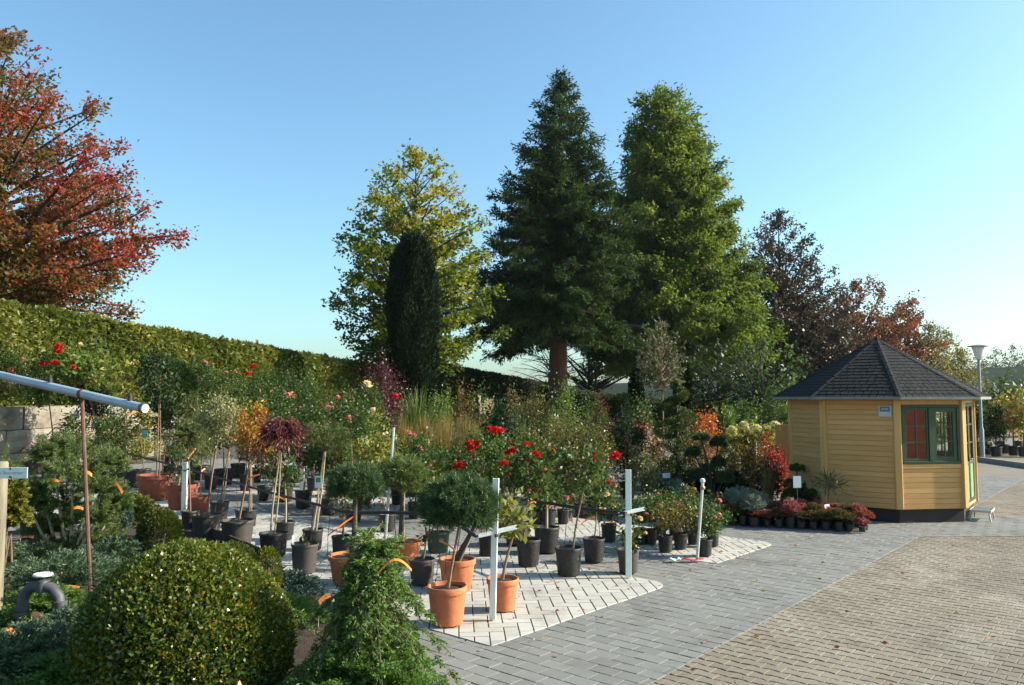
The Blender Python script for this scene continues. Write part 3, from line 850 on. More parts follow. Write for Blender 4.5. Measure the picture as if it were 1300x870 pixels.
# side screen left of the hut
sp = P(996, 590, 17.9); 
g = Geo(); g.ct = .5
sx = Vector((.9, -.43, 0)).normalized(); sn = Vector((-sx.y, sx.x, 0))
t = root('board_screen', 'low yellow board screen against the far left side of the hut', 'screen', (sp.x, sp.y, 0))
for q in range(3):
    g.ct = random.random(); g.bbox(sx * (-.13 + .11 * q) + ZV * .85, (.052, .014, .75), (sx, sn, ZV), .004)
g.build('board', M['pine_wood'], t)
g = Geo()
for q in (-.16, .16): g.bbox(sx * q + ZV * .8 + sn * .045, (.025, .03, .82), (sx, sn, ZV), .004)
g.build('post', M['pine_post'], t)
# aluminium step
a, e, n, l = wallax(1)
st = root('door_step', 'aluminium grating step standing before the green hut door', 'step', HC + a + e * (l * .42) + n * .185)
g = Geo()
for k in range(13): g.box(e * (-.25 + .042 * k) + ZV * .17, (.004, .16, .014), (e, n, ZV))
for k in (-1, 1): g.bbox(n * (.165 * k) + ZV * .168, (.262, .008, .02), (e, n, ZV), .003); g.bbox(e * (.26 * k) + ZV * .168, (.008, .16, .02), (e, n, ZV), .003)
g.build('grating', M['alu'], st)
for sx_ in (-1, 1):
    for sy_ in (-1, 1):
        g = Geo(); g.tube([e * (.23 * sx_) + n * (.13 * sy_) + ZV * .155, e * (.26 * sx_) + n * (.16 * sy_) - ZV * .004], .013, 8); g.build('leg', M['alu'], st)

# ================================================================== street lamp
lp = G(1247.5, 585, 0); s = 27.8
lamp = root('street_lamp', 'slim grey post lamp with a pale tapered glass and flat cap', 'street lamp', lp)
g = Geo(); g.lathe([(.075, 0), (.075, 1.1), (.05, 1.16), (.045, 3.55)], 14, cap0=True, cap1=True); g.build('post', mat('lamp_post_paint', [(.16, .19, .20), (.24, .27, .28)], .5, 5, 5), lamp, True)
g = Geo(); g.lathe([(.07, 3.55), (.10, 3.58), (.20, 3.97), (.20, 3.985)], 20, cap0=True, cap1=True); g.build('lamp_glass', plain('opal_glass', (.62, .62, .55), .35), lamp, True)
g = Geo(); g.lathe([(.20, 3.987), (.33, 3.995), (.33, 4.02), (.10, 4.07), (.0, 4.075)], 24); g.build('cap', plain('lamp_cap', (.22, .21, .20), .5), lamp, True)

# ================================================================== row posts and hoses
def sheetpost(px, pb, ptop, arm, lab, cat='post', wpx=9, col='white_post', lean=0):
    b = G(px, pb); sc = mpp(b.y); h = (pb - ptop) * sc
    wd = wpx * sc / 2
    r = root('row_post', lab, cat, b)
    g = Geo()
    tx = lean * sc
    X = Vector((.995, -.10, 0)).normalized(); Y = Vector((-X.y, X.x, 0))
    def seg(c, hh): g.bbox(c, hh, (X, Y, (ZV + Vector((tx / h, 0, 0))).normalized()), .003)
    seg(Vector((tx / 2, 0, h / 2)), (wd * .72, .006, h / 2))
    seg(Vector((tx / 2, 0, h / 2)) + X * wd * .72 + Y * .018, (.005, .024, h / 2))
    seg(Vector((tx / 2, 0, h / 2)) - X * wd * .72 + Y * .018, (.005, .024, h / 2))
    g.build('upright', M[col], r)
    if arm:
        (ax0, ay0), (ax1, ay1) = arm
        p0 = P(ax0, ay0, b.y - .045) - b; p1 = P(ax1, ay1, b.y - .045 + (ax1 - ax0) * sc * .35) - b
        d = (p1 - p0).normalized(); s_ = d.cross(Vector((0, 1, 0))).normalized()
        n_ = d.cross(s_)
        g = Geo()
        for k in (-1, 1): g.bbox((p0 + p1) / 2 + s_ * .016 * k, ((p1 - p0).length / 2, .014, .006), (d, n_, s_), .002)
        g.bbox((p0 + p1) / 2 + n_ * .016, ((p1 - p0).length / 2 - .02, .004, .02), (d, n_, s_), .002)
        g.build('cross_arm', M['galv'], r)
        g = Geo(); g.lathe([(.018, 0), (.02, .03), (.0, .034)], 8, (p0 + p1) / 2 + Vector((0, -.03, -.05))); g.build('bracket', M['rust'], r)
    return r, b
sheetpost(625, 787, 613, ((604, 681), (656, 669)), 'white post with short metal cross arm at the row of terracotta pots', lean=4)
sheetpost(798, 733, 600, ((785, 653), (818, 646)), 'white post with short metal cross arm in front of the rose standards', wpx=8.5, lean=1)
sheetpost(233, 648, 588, None, 'short white post between the terracotta pots on the left', wpx=8)
sheetpost(383, 626, 560, None, 'pale grey post behind the red maple standard', wpx=7)
sheetpost(38, 585, 508, None, 'thin grey post in front of the stone wall at the far left', wpx=6, col='galv')

def hose(name, pts, r, lab, cat='hose', m='hose', n=8, smooth_n=6):
    pts = [Vector(p) for p in pts]; out_ = []
    for i in range(len(pts) - 1):
        p0, p1, p2, p3 = pts[max(i - 1, 0)], pts[i], pts[i + 1], pts[min(i + 2, len(pts) - 1)]
        for k in range(smooth_n):
            t = k / smooth_n
            out_.append(.5 * ((2 * p1) + (p2 - p0) * t + (2 * p0 - 5 * p1 + 4 * p2 - p3) * t * t + (3 * p1 - p0 - 3 * p2 + p3) * t ** 3))
    out_.append(pts[-1])
    g = Geo(); g.tube(out_, r, n)
    return tag(g.build(name, M[m], None, True), lab, cat)
D1 = lambda px: None
# front row: from post by the terracotta pots back to the wall
hose('irrigation_hose', [P(606, 682, 8.02), P(560, 656, 8.9), P(500, 651, 9.6), P(440, 650, 10.4), P(400, 640, 11.2), P(330, 622, 12.8), P(240, 596, 15.6), P(150, 572, 19), P(85, 548, 23), P(48, 535, 26)], .020, 'black hose sagging along the front row from white post towards the stone wall')
hose('irrigation_hose', [P(795, 652, 9.75), P(740, 646, 10.4), P(690, 638, 11.0), P(640, 631, 11.8), P(560, 618, 13), P(470, 600, 15), P(400, 588, 17.5), P(330, 575, 20)], .022, 'black hose along the second row behind the rose stems')
hose('irrigation_hose', [P(25, 600, 25.2), P(30, 560, 25.2), P(40, 538, 25.2), P(70, 541, 25.3), P(118, 543, 25.6), P(200, 546, 26)], .02, 'thin black hose looping along the stone wall at left')
# bamboo / metal pole with a plate
a_, b_ = G(487, 712), P(500, 543, G(487, 712).y - .1)
t = root('leaning_pole', 'thin grey pole leaning between the pine standards', 'pole', a_)
g = Geo(); g.tube([Vector((0, 0, 0)), b_ - a_], [.022, .017], 8); g.build('shaft', M['galv'], t, True)
g = Geo(); pp = P(499, 694, a_.y - .15) - a_; X = Vector((.95, .3, 0)).normalized()
g.bbox(pp, (.05, .003, .12), (X, Vector((-X.y, X.x, 0)), Vector((-.25, 0, .97)).normalized()), .002); g.build('plate', plain('grey_green_plate', (.25, .30, .27), .5), t)
# third pole with tape at its foot
a_ = G(885, 711); b_ = P(892, 613, a_.y)
t = root('barrier_pole', 'thin metal pole with a round top beside the low rose bushes', 'pole', a_)
g = Geo(); g.tube([Vector((0, 0, 0)), b_ - a_], .021, 10); g.build('shaft', M['galv'], t, True)
g = Geo(); g.lathe([(.0, -.03), (.032, -.022), (.036, 0), (.03, .022), (0, .032)], 12, b_ - a_ + ZV * .03); g.build('knob', plain('white_knob', (.7, .7, .68), .4), t, True)
g = Geo(); g.lathe([(.028, -.05), (.034, -.04), (.034, -.02), (.028, -.01)], 12, b_ - a_ - ZV * .04); g.build('collar', plain('brass', (.4, .28, .07), .4, .5), t, True)
g = Geo()
p0 = a_ + Vector((.05, -.04, .012))
W_ = Vector((.02, .08, 0))
def tape(x0, x1, o):
    return [o + Vector((x0 + (x1 - x0) * k / 5, .03 * math.sin(k * 1.7), .012 + .012 * (1 + math.sin(k * 2.1)))) for k in range(6)]
tp = root('barrier_tape', 'crumpled red and white tape lying at the foot of the metal pole', 'tape', (a_.x, a_.y, .0))
g = Geo(); g.strip(tape(.07, -.22, Vector((0, -.06, .02))), W_, .002); g.build('red_length', M['red_tag'], tp)
g = Geo(); g.strip(tape(-.225, -.40, Vector((0, -.05, .02))), W_ * 1.3, .002); g.build('white_length', M['white_tag'], tp)
# tall thin stake with red tape in the back (right of middle)
a_ = G(960, 626); b_ = P(960, 560, a_.y)
t = root('marker_stake', 'thin pale stake with red ribbons before the red-leaved shrubs', 'stake', a_)
g = Geo(); g.tube([Vector((0, 0, 0)), b_ - a_], .014, 8); g.build('shaft', M['galv'], t, True)
for k, (dx, yy) in enumerate(((-14, 596), (-6, 601))):
    g = Geo(); q0 = P(960, yy, a_.y - .02) - a_; q1 = P(960 + dx, yy + (1 if k == 0 else 3), a_.y - .05) - a_
    g.strip([q0, (q0 + q1) / 2 + Vector((0, 0, .02)), q1], Vector((0, .01, .05)), .002); g.build('ribbon', M['red_tag'], t)

# ================================================================== sloping grey pipe on a rusty rod, wooden post with name plate, tap
rodb = G(116, 772); dp = rodb.y
e1 = P(183, 518.5, dp - .25); e0 = P(-40, 467, dp + 1.3)
t = root('grey_pipe', 'long sloping grey plastic pipe carried on a thin rusty rod', 'pipe', e1)
r_ = 5.5 * mpp(dp)
dd = (e1 - e0).normalized()
g = Geo(); g.tube([e0 - e1, Vector((0, 0, 0))], r_, 20, cap=True); g.build('tube', M['pvc'], t, True)
g = Geo(); g.tube([-dd * .035, dd * .012], r_ * 1.12, 20); g.build('end_sleeve', plain('dark_sleeve', (.07, .08, .09), .5), t, True)
g = Geo(); g.tube([dd * .0125, dd * .02], r_ * .95, 20); g.build('end_cap', plain('white_cap', (.55, .60, .60), .4), t, True)
for px, py in ((73, 483), (167.5, 504.5)):
    q = (px - 183) / (-40 - 183); c = e1.lerp(e0, q) - e1
    g = Geo(); g.lathe([(.022, r_ - .01), (.024, r_ + .05), (.012, r_ + .055), (.012, r_ + .08), (0, r_ + .085)], 10, c); g.build('nipple', M['rubber'], t, True)
q = (113 - 183) / (-40 - 183); c = e1.lerp(e0, q)
rr = root('support_rod', 'thin rusty rod standing in the junipers under the grey pipe', 'rod', (rodb.x, rodb.y, 0))
lt = Vector((c.x, c.y, c.z - r_)) - Vector((rodb.x, rodb.y, 0))
g = Geo(); g.tube([Vector((0, 0, 0)), lt], .021, 8); g.build('shaft', M['rust'], rr, True)
g = Geo()
sdir = dd.cross(ZV).normalized(); upd = sdir.cross(dd)
g.strip([c - Vector((rodb.x, rodb.y, 0)) + (sdir * math.cos(a) + upd * math.sin(a)) * (r_ * 1.06) for a in [2 * PI * k / 14 for k in range(15)]], dd * .05, .003); g.build('clamp', M['rust'], rr)

wp = G(9, 815); wp = Vector((wp.x, 7.6, 0.0)); sc = mpp(7.6)
wp.x = (6 - 650) / F_PX * 7.6
t = root('name_plate_post', 'round wooden post with a pale lettered plate at the left edge', 'sign', wp)
M['grey_wood'] = mat('weathered_wood', [(.09, .075, .05), (.18, .155, .105), (.26, .235, .16)], .85, 4, 7, .3, 40, stretch=(4, 4, .4))
top = P(12, 586, 7.6).z
g = Geo(); g.lathe([(.068, 0), (.066, top - .02), (.058, top)], 18, cap1=True); g.build('post', M['grey_wood'], t, True)
pc = P(14, 600.5, 7.6 - .075) - wp
g = Geo(); g.bbox(pc, (.155, .004, .052), None, .003); plt = g.build('plate', plain('pale_plate', (.66, .72, .66), .4), t)
g = Geo()
for k in (-1, 1): g.lathe([(0, -.002), (.014, 0), (.012, .006), (0, .008)], 10, (0, 0, 0)); 
for k in (-1, 1):
    g = Geo(); cc = pc + Vector((-.002, -.005, .04 * k)); g.tube([cc, cc - Vector((0, .008, 0))], [.013, .009], 10); g.build('screw', M['dark_metal'], plt)
fc = bpy.data.curves.new('plate_lettering', 'FONT'); fc.body = 'le Storverzer'; fc.size = .045; fc.extrude = .0006; fc.align_x = 'CENTER'; fc.align_y = 'CENTER'
fo = bpy.data.objects.new('lettering', fc); COL.objects.link(fo); fo.parent = plt; fo.rotation_euler = (PI / 2, 0, 0); fo.location = pc + Vector((0, -.0052, 0))
fc.materials.append(plain('grey_letters', (.32, .33, .33), .6))
bpy.context.view_layer.update()
lm_ = bpy.data.meshes.new_from_object(fo.evaluated_get(bpy.context.evaluated_depsgraph_get())); lx = link('lettering', lm_, plt); lx.location = fo.location; lx.rotation_euler = fo.rotation_euler
bpy.data.objects.remove(fo)

tb = P(28, 786, 7.4); tb.z = .05
sc = mpp(7.4)
def TP(px, py, dd_=0): return P(px, py, 7.4 + dd_) - Vector((tb.x, tb.y, 0))
t = root('standpipe', 'dark bent water pipe with a white tap wheel among the junipers', 'standpipe', (tb.x, tb.y, 0))
rp = .048
g = Geo()
path = [TP(28, 810), TP(28, 785), TP(29, 765), TP(32, 752), TP(40, 745.5), TP(56, 744.5), TP(66, 747), TP(74, 757), TP(76, 770), TP(76, 790)]
g.tube(path, rp * 1.02, 14); g.build('pipe', M['dark_metal'], t, True)
for (px, py) in ((28, 772), (27.5, 779), (76, 766), (76, 772)):
    c = TP(px, py); g = Geo(); g.lathe([(rp, -.025), (rp * 1.3, -.02), (rp * 1.3, .02), (rp, .025)], 14, c); g.build('coupling', M['dark_metal'], t, True)
c = TP(54, 744.5); g = Geo(); g.lathe([(.055, -.05), (.058, .0), (.045, .05), (.016, .06), (.014, .10)], 14, c); g.build('valve_body', M['dark_metal'], t, True)
g = Geo(); cw = c + Vector((0, 0, .105))
for k in range(5):
    a = 2 * PI * k / 5; g.tube([cw, cw + Vector((math.cos(a), math.sin(a), 0)) * .07], .012, 6)
ringp = [cw + Vector((math.cos(a), math.sin(a), 0)) * .072 for a in [2 * PI * k / 20 for k in range(21)]]
g.tube(ringp, .012, 6); g.build('tap_wheel', plain('white_wheel', (.68, .74, .74), .4), t, True)
# ================================================================== trees
def unit(az, el=0.0):
    return np.array([math.cos(az) * math.cos(el), math.sin(az) * math.cos(el), math.sin(el)])

def make_tree(name, label, base, H, r0, prof, h0, nlimb, elev, leafm, barkm, leaf, asp=.45, twig_gap=.35, twig_len=.9, per=12,
              jit=.08, droop=0.0, lat=.8, curve=0.0, hole=0.0, group=None, lean=(0, 0), seed=1, limb_r=.35, rough=.25, tint_fn=None, inner=.2, cat='tree', fork=None, twig_up=0.0, az_bias=None, bark_sides=10):
    """trunk + limbs + twigs + leaves.  prof(t): crown radius, t 0 (crown top) .. 1 (crown bottom)"""
    rg = np.random.default_rng(seed)
    base = Vector(base)
    rt = root(name, label, cat, base, group)
    g = Geo()
    top = np.array([lean[0], lean[1], H])
    def trunk(h):
        t = h / H
        return np.array([lean[0] * t + .02 * H * math.sin(2.1 * t + seed) * t * .4, lean[1] * t + .02 * H * math.sin(1.7 * t + 2 * seed) * t * .4, h])
    hs = np.linspace(0, H * .97, 14)
    g.tube([trunk(h) for h in hs], [max(.012, r0 * (1 - h / H) ** .85 * (1 + .35 * math.exp(-h / (r0 * 2.2)))) for h in hs], bark_sides)
    TA, TB, TL, TT = [], [], [], []
    az = rg.uniform(0, 6.28)
    for k in range(nlimb):
        t = (k + rg.uniform(0, 1)) / nlimb            # 0 top .. 1 bottom
        t = t ** .8
        h_tip = H - t * (H - h0)
        Rr = prof(t) * (1 + rg.normal() * rough * .6)
        Rr = max(.15, Rr)
        az += 2.399 + rg.normal() * .35
        e = elev(t) + rg.normal() * .10
        # limb leaves the trunk lower so that its tip reaches h_tip
        rise = math.tan(e) * Rr
        hs_ = min(max(h_tip - rise - curve * Rr, h0 * .55 if e > 0 else h0), H * .96)
        st = trunk(hs_); dh = np.array([math.cos(az), math.sin(az), 0])
        end_z = h_tip - hs_
        ss = np.linspace(0, 1, 7)
        side = np.array([-dh[1], dh[0], 0]) * rg.normal() * .12 * Rr
        pts = [st + dh * Rr * s + side * s * s + np.array([0, 0, (end_z - curve * Rr) * s + curve * Rr * s * s]) for s in ss]
        rl = max(.010, min(r0 * limb_r * (1 - hs_ / H) ** .7 + .006 * Rr, .05 * Rr + .01))
        g.tube(pts, [rl * (1 - .85 * s) + .004 for s in ss], 5, cap=False)
        pts = np.array(pts)
        n = max(2, int(Rr * (1 - inner) / twig_gap))
        ctint = rg.normal() * .13
        for q in range(n):
            s = inner + (1 - inner) * (q + rg.uniform(0, 1)) / n
            i = min(5, int(s * 6)); f = s * 6 - i
            p = pts[i] * (1 - f) + pts[i + 1] * f
            d = nrm(pts[i + 1] - pts[i])
            sd_ = 1 if (q % 2) else -1
            latv = np.cross(d, np.array([0, 0, 1.0])); latv = nrm(latv) * sd_
            tl = twig_len * (1.15 - .55 * s) * rg.uniform(.6, 1.25) * min(1, .35 + Rr / (prof(.8) + .01))
            if rg.uniform() < .18: latv = latv * .2 + np.array([0, 0, .8])
            v = nrm(d * (1 - lat * .6) + latv * lat + np.array([0, 0, twig_up - droop * .6]) + rg.normal(size=3) * .22)
            if rg.uniform() < hole: continue
            TA.append(p); TB.append(p + v * tl); TL.append(tl); TT.append(ctint + rg.normal() * .08 + (t, s)[0] * 0)
        TA.append(pts[-2]); TB.append(pts[-1] + nrm(pts[-1] - pts[-2]) * twig_len * .35); TL.append(twig_len * .6); TT.append(ctint)
    # leader shoots
    for k in range(10):
        p = trunk(H * rg.uniform(.93, .985)); v = nrm(np.array([0, 0, 1.0]) + rg.normal(size=3) * .4)
        TA.append(p); TB.append(p + v * twig_len * .5); TL.append(twig_len * .5); TT.append(0)
    TA, TB, TL, TT = np.array(TA), np.array(TB), np.array(TL), np.array(TT)
    tw = g.mesh('trunk', M[barkm], True)
    trk = link('trunk', tw, rt)
    q = batch_tubes(TA, TB, .010 + .004 * TL, .004, 3)
    link('twigs', quads_mesh('twigs', q, np.full(len(q), .5), M[barkm]), trk)
    cnt = np.maximum(1, (per * TL / twig_len * rg.uniform(.6, 1.4, len(TL))).astype(int))
    idx = np.repeat(np.arange(len(TL)), cnt); n = len(idx)
    s = rg.uniform(.08, 1.05, n)[:, None]
    pos = TA[idx] * (1 - s) + TB[idx] * s + rg.normal(size=(n, 3)) * jit
    ax = nrm(TB[idx] - TA[idx]) * .7 + rg.normal(size=(n, 3)) * .6 + np.array([0, 0, -droop])
    sz = leaf * rg.uniform(.65, 1.3, n)
    tint = .5 + TT[idx] + rg.normal(size=n) * .16
    if tint_fn is not None: tint = tint + tint_fn(pos)
    leaf_obj('crown', pos, ax, sz, sz * asp, np.clip(tint, 0, 1), L[leafm], rt)
    return rt

def interp(xs, ys): return lambda t: float(np.interp(t, xs, ys))

def atdepth(px, depth, z=0.0):
    p = P(px, 505, depth); return Vector((p.x, depth, z))
def zat(py, depth): return P(650, py, depth).z

# giant sequoia
d = 60; mp_ = mpp(d)
make_tree('sequoia_tree', 'tall dark green conifer with a thick reddish trunk, left of the yellow-green one', atdepth(707, d), zat(93, d), .80,
          interp([0, .08, .2, .4, .6, .8, .92, 1], [.2, 1.0, 2.2, 3.7, 5.2, 6.8, 7.1, 5.6]), zat(452, d), 300, lambda t: .35 - .8 * t, 'sequoia', 'bark_red',
          .36, .26, .34, 1.1, 58, .12, .3, .75, .10, 0.0, lean=(.65, 0), seed=3, rough=.22, inner=.12)
# metasequoia
d = 67
make_tree('redwood_tree', 'tall broad yellow-green feathery conifer between the dark one and the hut', atdepth(864, d), zat(119, d), .6,
          interp([0, .06, .15, .25, .55, .85, .95, 1], [.9, 1.9, 2.7, 3.3, 5.3, 7.1, 7.0, 5.6]), zat(468, d), 330, lambda t: .75 - .85 * t, 'metaseq', 'bark_dark',
          .36, .42, .46, 1.6, 88, .24, .4, .8, .05, 0.0, lean=(-1.2, 0), seed=8, rough=.2, inner=.12)
# autumn beech behind the columnar yew
d = 49
make_tree('beech_tree', 'green and golden autumn tree standing behind the dark columnar yew', atdepth(522, d, 1.0), zat(192, d) - 1.0, .34,
          interp([0, .1, .25, .45, .65, .85, 1], [.9, 2.0, 3.2, 3.8, 4.0, 4.0, 3.0]), zat(466, d) - 1.0, 120, lambda t: .75 - .75 * t, 'beech', 'bark_dark',
          .25, .62, .46, 1.15, 50, .16, .15, .85, 0.0, .08, lean=(.3, 0), seed=21, rough=.3, tint_fn=lambda p: (p[:, 2] - 8) * .045 + .015 * p[:, 0] - .26)
# red oak at the left
d = 34
make_tree('red_oak_tree', 'big red and green autumn oak rising behind the hedge at the far left', atdepth(-25, d, TZ + .8), zat(48, d) - TZ - .8, .42,
          interp([0, .1, .25, .45, .6, .8, .92, 1], [.6, 2.0, 3.4, 5.3, 6.2, 6.6, 6.2, 5.0]), zat(392, d) - TZ - .8, 135, lambda t: .9 - .9 * t, 'oak', 'bark_dark',
          .20, .55, .46, 1.25, 80, .18, .1, .85, 0.0, .10, lean=(.2, 0), seed=14, rough=.26, tint_fn=lambda p: .07 * (np.sqrt(p[:, 0] ** 2 + p[:, 1] ** 2) - 5.0) + .03 * (p[:, 2] - 10), inner=.25)
# dark copper beech right behind the metasequoia
d = 74
make_tree('copper_beech_tree', 'dark purplish tree showing behind the yellow-green conifer on its right', atdepth(992, d), zat(274, d), .40,
          interp([0, .1, .3, .55, .8, 1], [.6, 1.9, 3.6, 5.4, 6.2, 5.2]), zat(480, d), 110, lambda t: .95 - .8 * t, 'copper', 'bark_dark',
          .28, .6, .5, 1.5, 64, .2, .1, .8, 0.0, .12, lean=(0, 0), seed=31, rough=.35)
# far red oak behind the hut roof
d = 84
make_tree('red_oak_tree', 'rounded red-brown autumn tree behind the hut roof', atdepth(1092, d), zat(360, d), .30,
          interp([0, .15, .4, .7, 1], [1.3, 3.8, 5.9, 6.6, 5.1]), zat(468, d), 80, lambda t: 1.0 - .8 * t, 'oak2', 'bark_dark',
          .28, .7, .5, 1.5, 60, .22, .1, .8, 0.0, .12, seed=41, rough=.3)
make_tree('red_oak_tree', 'smaller red autumn tree right of the hut roof peak', atdepth(1150, d + 4), zat(396, d + 4), .22,
          interp([0, .2, .5, .8, 1], [.9, 2.3, 3.3, 3.7, 2.8]), zat(480, d + 4), 50, lambda t: 1.0 - .8 * t, 'oak2', 'bark_dark',
          .30, .7, .5, 1.3, 40, .2, .1, .8, 0.0, .1, seed=43, rough=.3)
make_tree('maple_tree', 'brown and green tree filling the gap left of the hut roof', atdepth(1030, 70), zat(392, 70), .26,
          interp([0, .2, .5, .8, 1], [1.0, 2.5, 3.7, 4.2, 3.5]), zat(500, 70), 70, lambda t: .9 - .8 * t, 'copper', 'bark_dark',
          .30, .7, .5, 1.4, 44, .2, .1, .8, 0.0, .05, seed=47, rough=.3)
for k, (px, py, dd, wd) in enumerate(((1186, 414, 82, 1.5), (1204, 424, 88, 1.6), (1222, 448, 84, 1.9))):
    make_tree('birch_tree', ('slim pale birch just right of the red trees', 'second pale birch between the red trees and the lamp', 'low yellowing birch behind the hut eave')[k], atdepth(px, dd), zat(py, dd), .14,
              interp([0, .2, .6, 1], [.3, .8, wd, wd * .9]), zat(500, dd), 46, lambda t: 1.05 - .9 * t, 'birch', 'bark',
              .26, .5, .6, 1.3, 26, .2, .5, .8, 0.0, .1, seed=60 + k, rough=.35, group='birches right of the red trees')
# small orchard tree with open limbs under the sequoia
d = 72
make_tree('apple_tree', 'small open-branched tree seen under the big dark conifer', atdepth(748, d), zat(418, d), .26,
          interp([0, .3, .7, 1], [1.7, 3.7, 4.3, 3.2]), zat(478, d), 26, lambda t: .9 - .5 * t, 'rosehip', 'bark_dark',
          .20, .6, .5, 1.0, 16, .14, .1, .8, 0.0, .25, seed=71, rough=.3, limb_r=.55)
d = 74
make_tree('cherry_tree', 'almost bare tree with thin drooping twigs left of the red-brown trunk', atdepth(700, d), zat(414, d), .16,
          interp([0, .3, .7, 1], [1.4, 3.1, 4.0, 3.6]), zat(484, d), 40, lambda t: .7 - .5 * t, 'rosehip', 'bark_dark',
          .12, .6, .35, 1.1, 1.6, .1, .4, .8, -.15, .1, seed=73, rough=.3)
# magnolia-like and dark small trees between metasequoia and hut
d = 36
make_tree('magnolia_tree', 'small broad-leaved glossy tree under the yellow-green conifer', atdepth(912, d), zat(442, d), .13,
          interp([0, .3, .7, 1], [.6, 1.3, 1.6, 1.3]), zat(508, d), 40, lambda t: .8 - .5 * t, 'dark', 'bark_dark',
          .26, .5, .4, .6, 10, .10, .3, .8, 0.0, .05, seed=81, rough=.3)
make_tree('magnolia_tree', 'glossy small tree with a forked dark trunk left of the hut', atdepth(966, 34), zat(436, 34), .18,
          interp([0, .3, .7, 1], [.8, 1.5, 1.9, 1.5]), zat(492, 34), 44, lambda t: .9 - .6 * t, 'green', 'bark_dark',
          .22, .5, .4, .6, 9, .10, .3, .8, 0.0, .05, seed=83, rough=.3)
d = 22
make_tree('willow_leaved_pear', 'slender young tree with olive-grey leaves in front of the conifers', atdepth(842, d), zat(408, d), .035,
          interp([0, .2, .6, 1], [.15, .5, .66, .45]), zat(492, d), 60, lambda t: 1.0 - .7 * t, 'olive', 'stem',
          .12, .40, .14, .30, 9, .05, .1, .8, 0.0, .05, seed=85, rough=.3, cat='young tree', limb_r=.5)
# trees on the far ridge
k = 0
for px, ytop, wd, dd in ((1206, 462, 20, 395), (1222, 450, 22, 400), (1246, 455, 26, 390), (1266, 446, 24, 400), (1290, 441, 26, 395), (1312, 446, 30, 400), (1340, 442, 32, 405), (1180, 470, 18, 395), (760, 486, 16, 420), (835, 488, 20, 420)):
    hb = zat(478 if px > 1100 else 497, dd) - 2; s = mpp(dd)
    make_tree('ridge_tree', 'hazy tree on the far hill ' + ('furthest left beside the birches', 'first to the left of the lamp', 'right behind the lamp head', 'second to the right of the lamp', 'third to the right of the lamp', 'near the right picture edge', 'at the very edge of the view', 'behind the birches', 'seen under the dark conifer', 'seen between the two tall conifers')[k],
              atdepth(px, dd, hb), zat(ytop, dd) - hb, .3, interp([0, .3, .7, 1], [.12 * wd * s, .38 * wd * s, .5 * wd * s, .36 * wd * s]), (zat(ytop, dd) - hb) * .28, 34, lambda t: .8 - .6 * t, 'hedge_dark', 'bark_dark',
              .9, .6, 1.2, 2.6, 9, .5, .1, .8, 0.0, .1, seed=100 + k, rough=.4, group='hazy trees on the far hill')
    k += 1

# ================================================================== columnar yew
def shell_ball(n, rx, ry, rz, bump=.08, thick=.22, seed=0, kb=26, flat=None):
    rg = np.random.default_rng(seed)
    d = nrm(rg.normal(size=(n, 3)))
    cb = nrm(rg.normal(size=(kb, 3)))
    amp = (np.max(d @ cb.T, axis=1) - .8) / .2
    r = (1 - np.abs(rg.normal(size=n)) * thick * .5) * (1 + bump * amp)
    pos = d * r[:, None] * np.array([rx, ry, rz])
    out = nrm(d / np.array([rx, ry, rz]))
    return pos, out, np.clip(amp, -1, 1)

d = 40
yz = zat(303, d); yb = 1.2
rt = root('columnar_yew', 'very dark dense columnar evergreen in front of the golden tree', 'tree', atdepth(523, d, yb))
h = yz - yb
rg = np.random.default_rng(5)
n = 26000
t = rg.uniform(0, 1, n); a = rg.uniform(0, 2 * PI, n)
prof_ = np.interp(t, [0, .05, .3, .6, .85, .95, 1], [.8, 1.0, 1.2, 1.2, 1.0, .74, .3])
lob = 1 + .09 * np.sin(a * 7 + 2 * np.sin(t * 5)) + .06 * np.sin(t * 27 + a * 5) + .07 * np.sin(t * 11 + a * 2)
rr = prof_ * lob * (1 - np.abs(rg.normal(size=n)) * .12 + (rg.uniform(size=n) < .05) * .10)
pos = np.stack([np.cos(a) * rr, np.sin(a) * rr, t * h + rg.normal(size=n) * .1], 1)
ax = np.stack([np.cos(a) * .5, np.sin(a) * .5, np.full(n, .9)], 1) + rg.normal(size=(n, 3)) * .35
leaf_obj('crown', pos, ax, .24 * rg.uniform(.6, 1.3, n), .07, np.clip(.45 + rg.normal(size=n) * .22, 0, 1), L['yew'], rt)
g = Geo(); g.tube([(0, 0, -.3), (0, 0, h * .4), (0, 0, h * .9)], [.3, .2, .05], 8); trk = g.build('trunk', M['bark_dark'], rt, True)
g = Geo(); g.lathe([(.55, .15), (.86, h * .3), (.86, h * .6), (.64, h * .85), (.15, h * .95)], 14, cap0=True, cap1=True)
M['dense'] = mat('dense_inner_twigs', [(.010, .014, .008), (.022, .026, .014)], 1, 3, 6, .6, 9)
g.build('inner_twigs', M['dense'], trk, True)

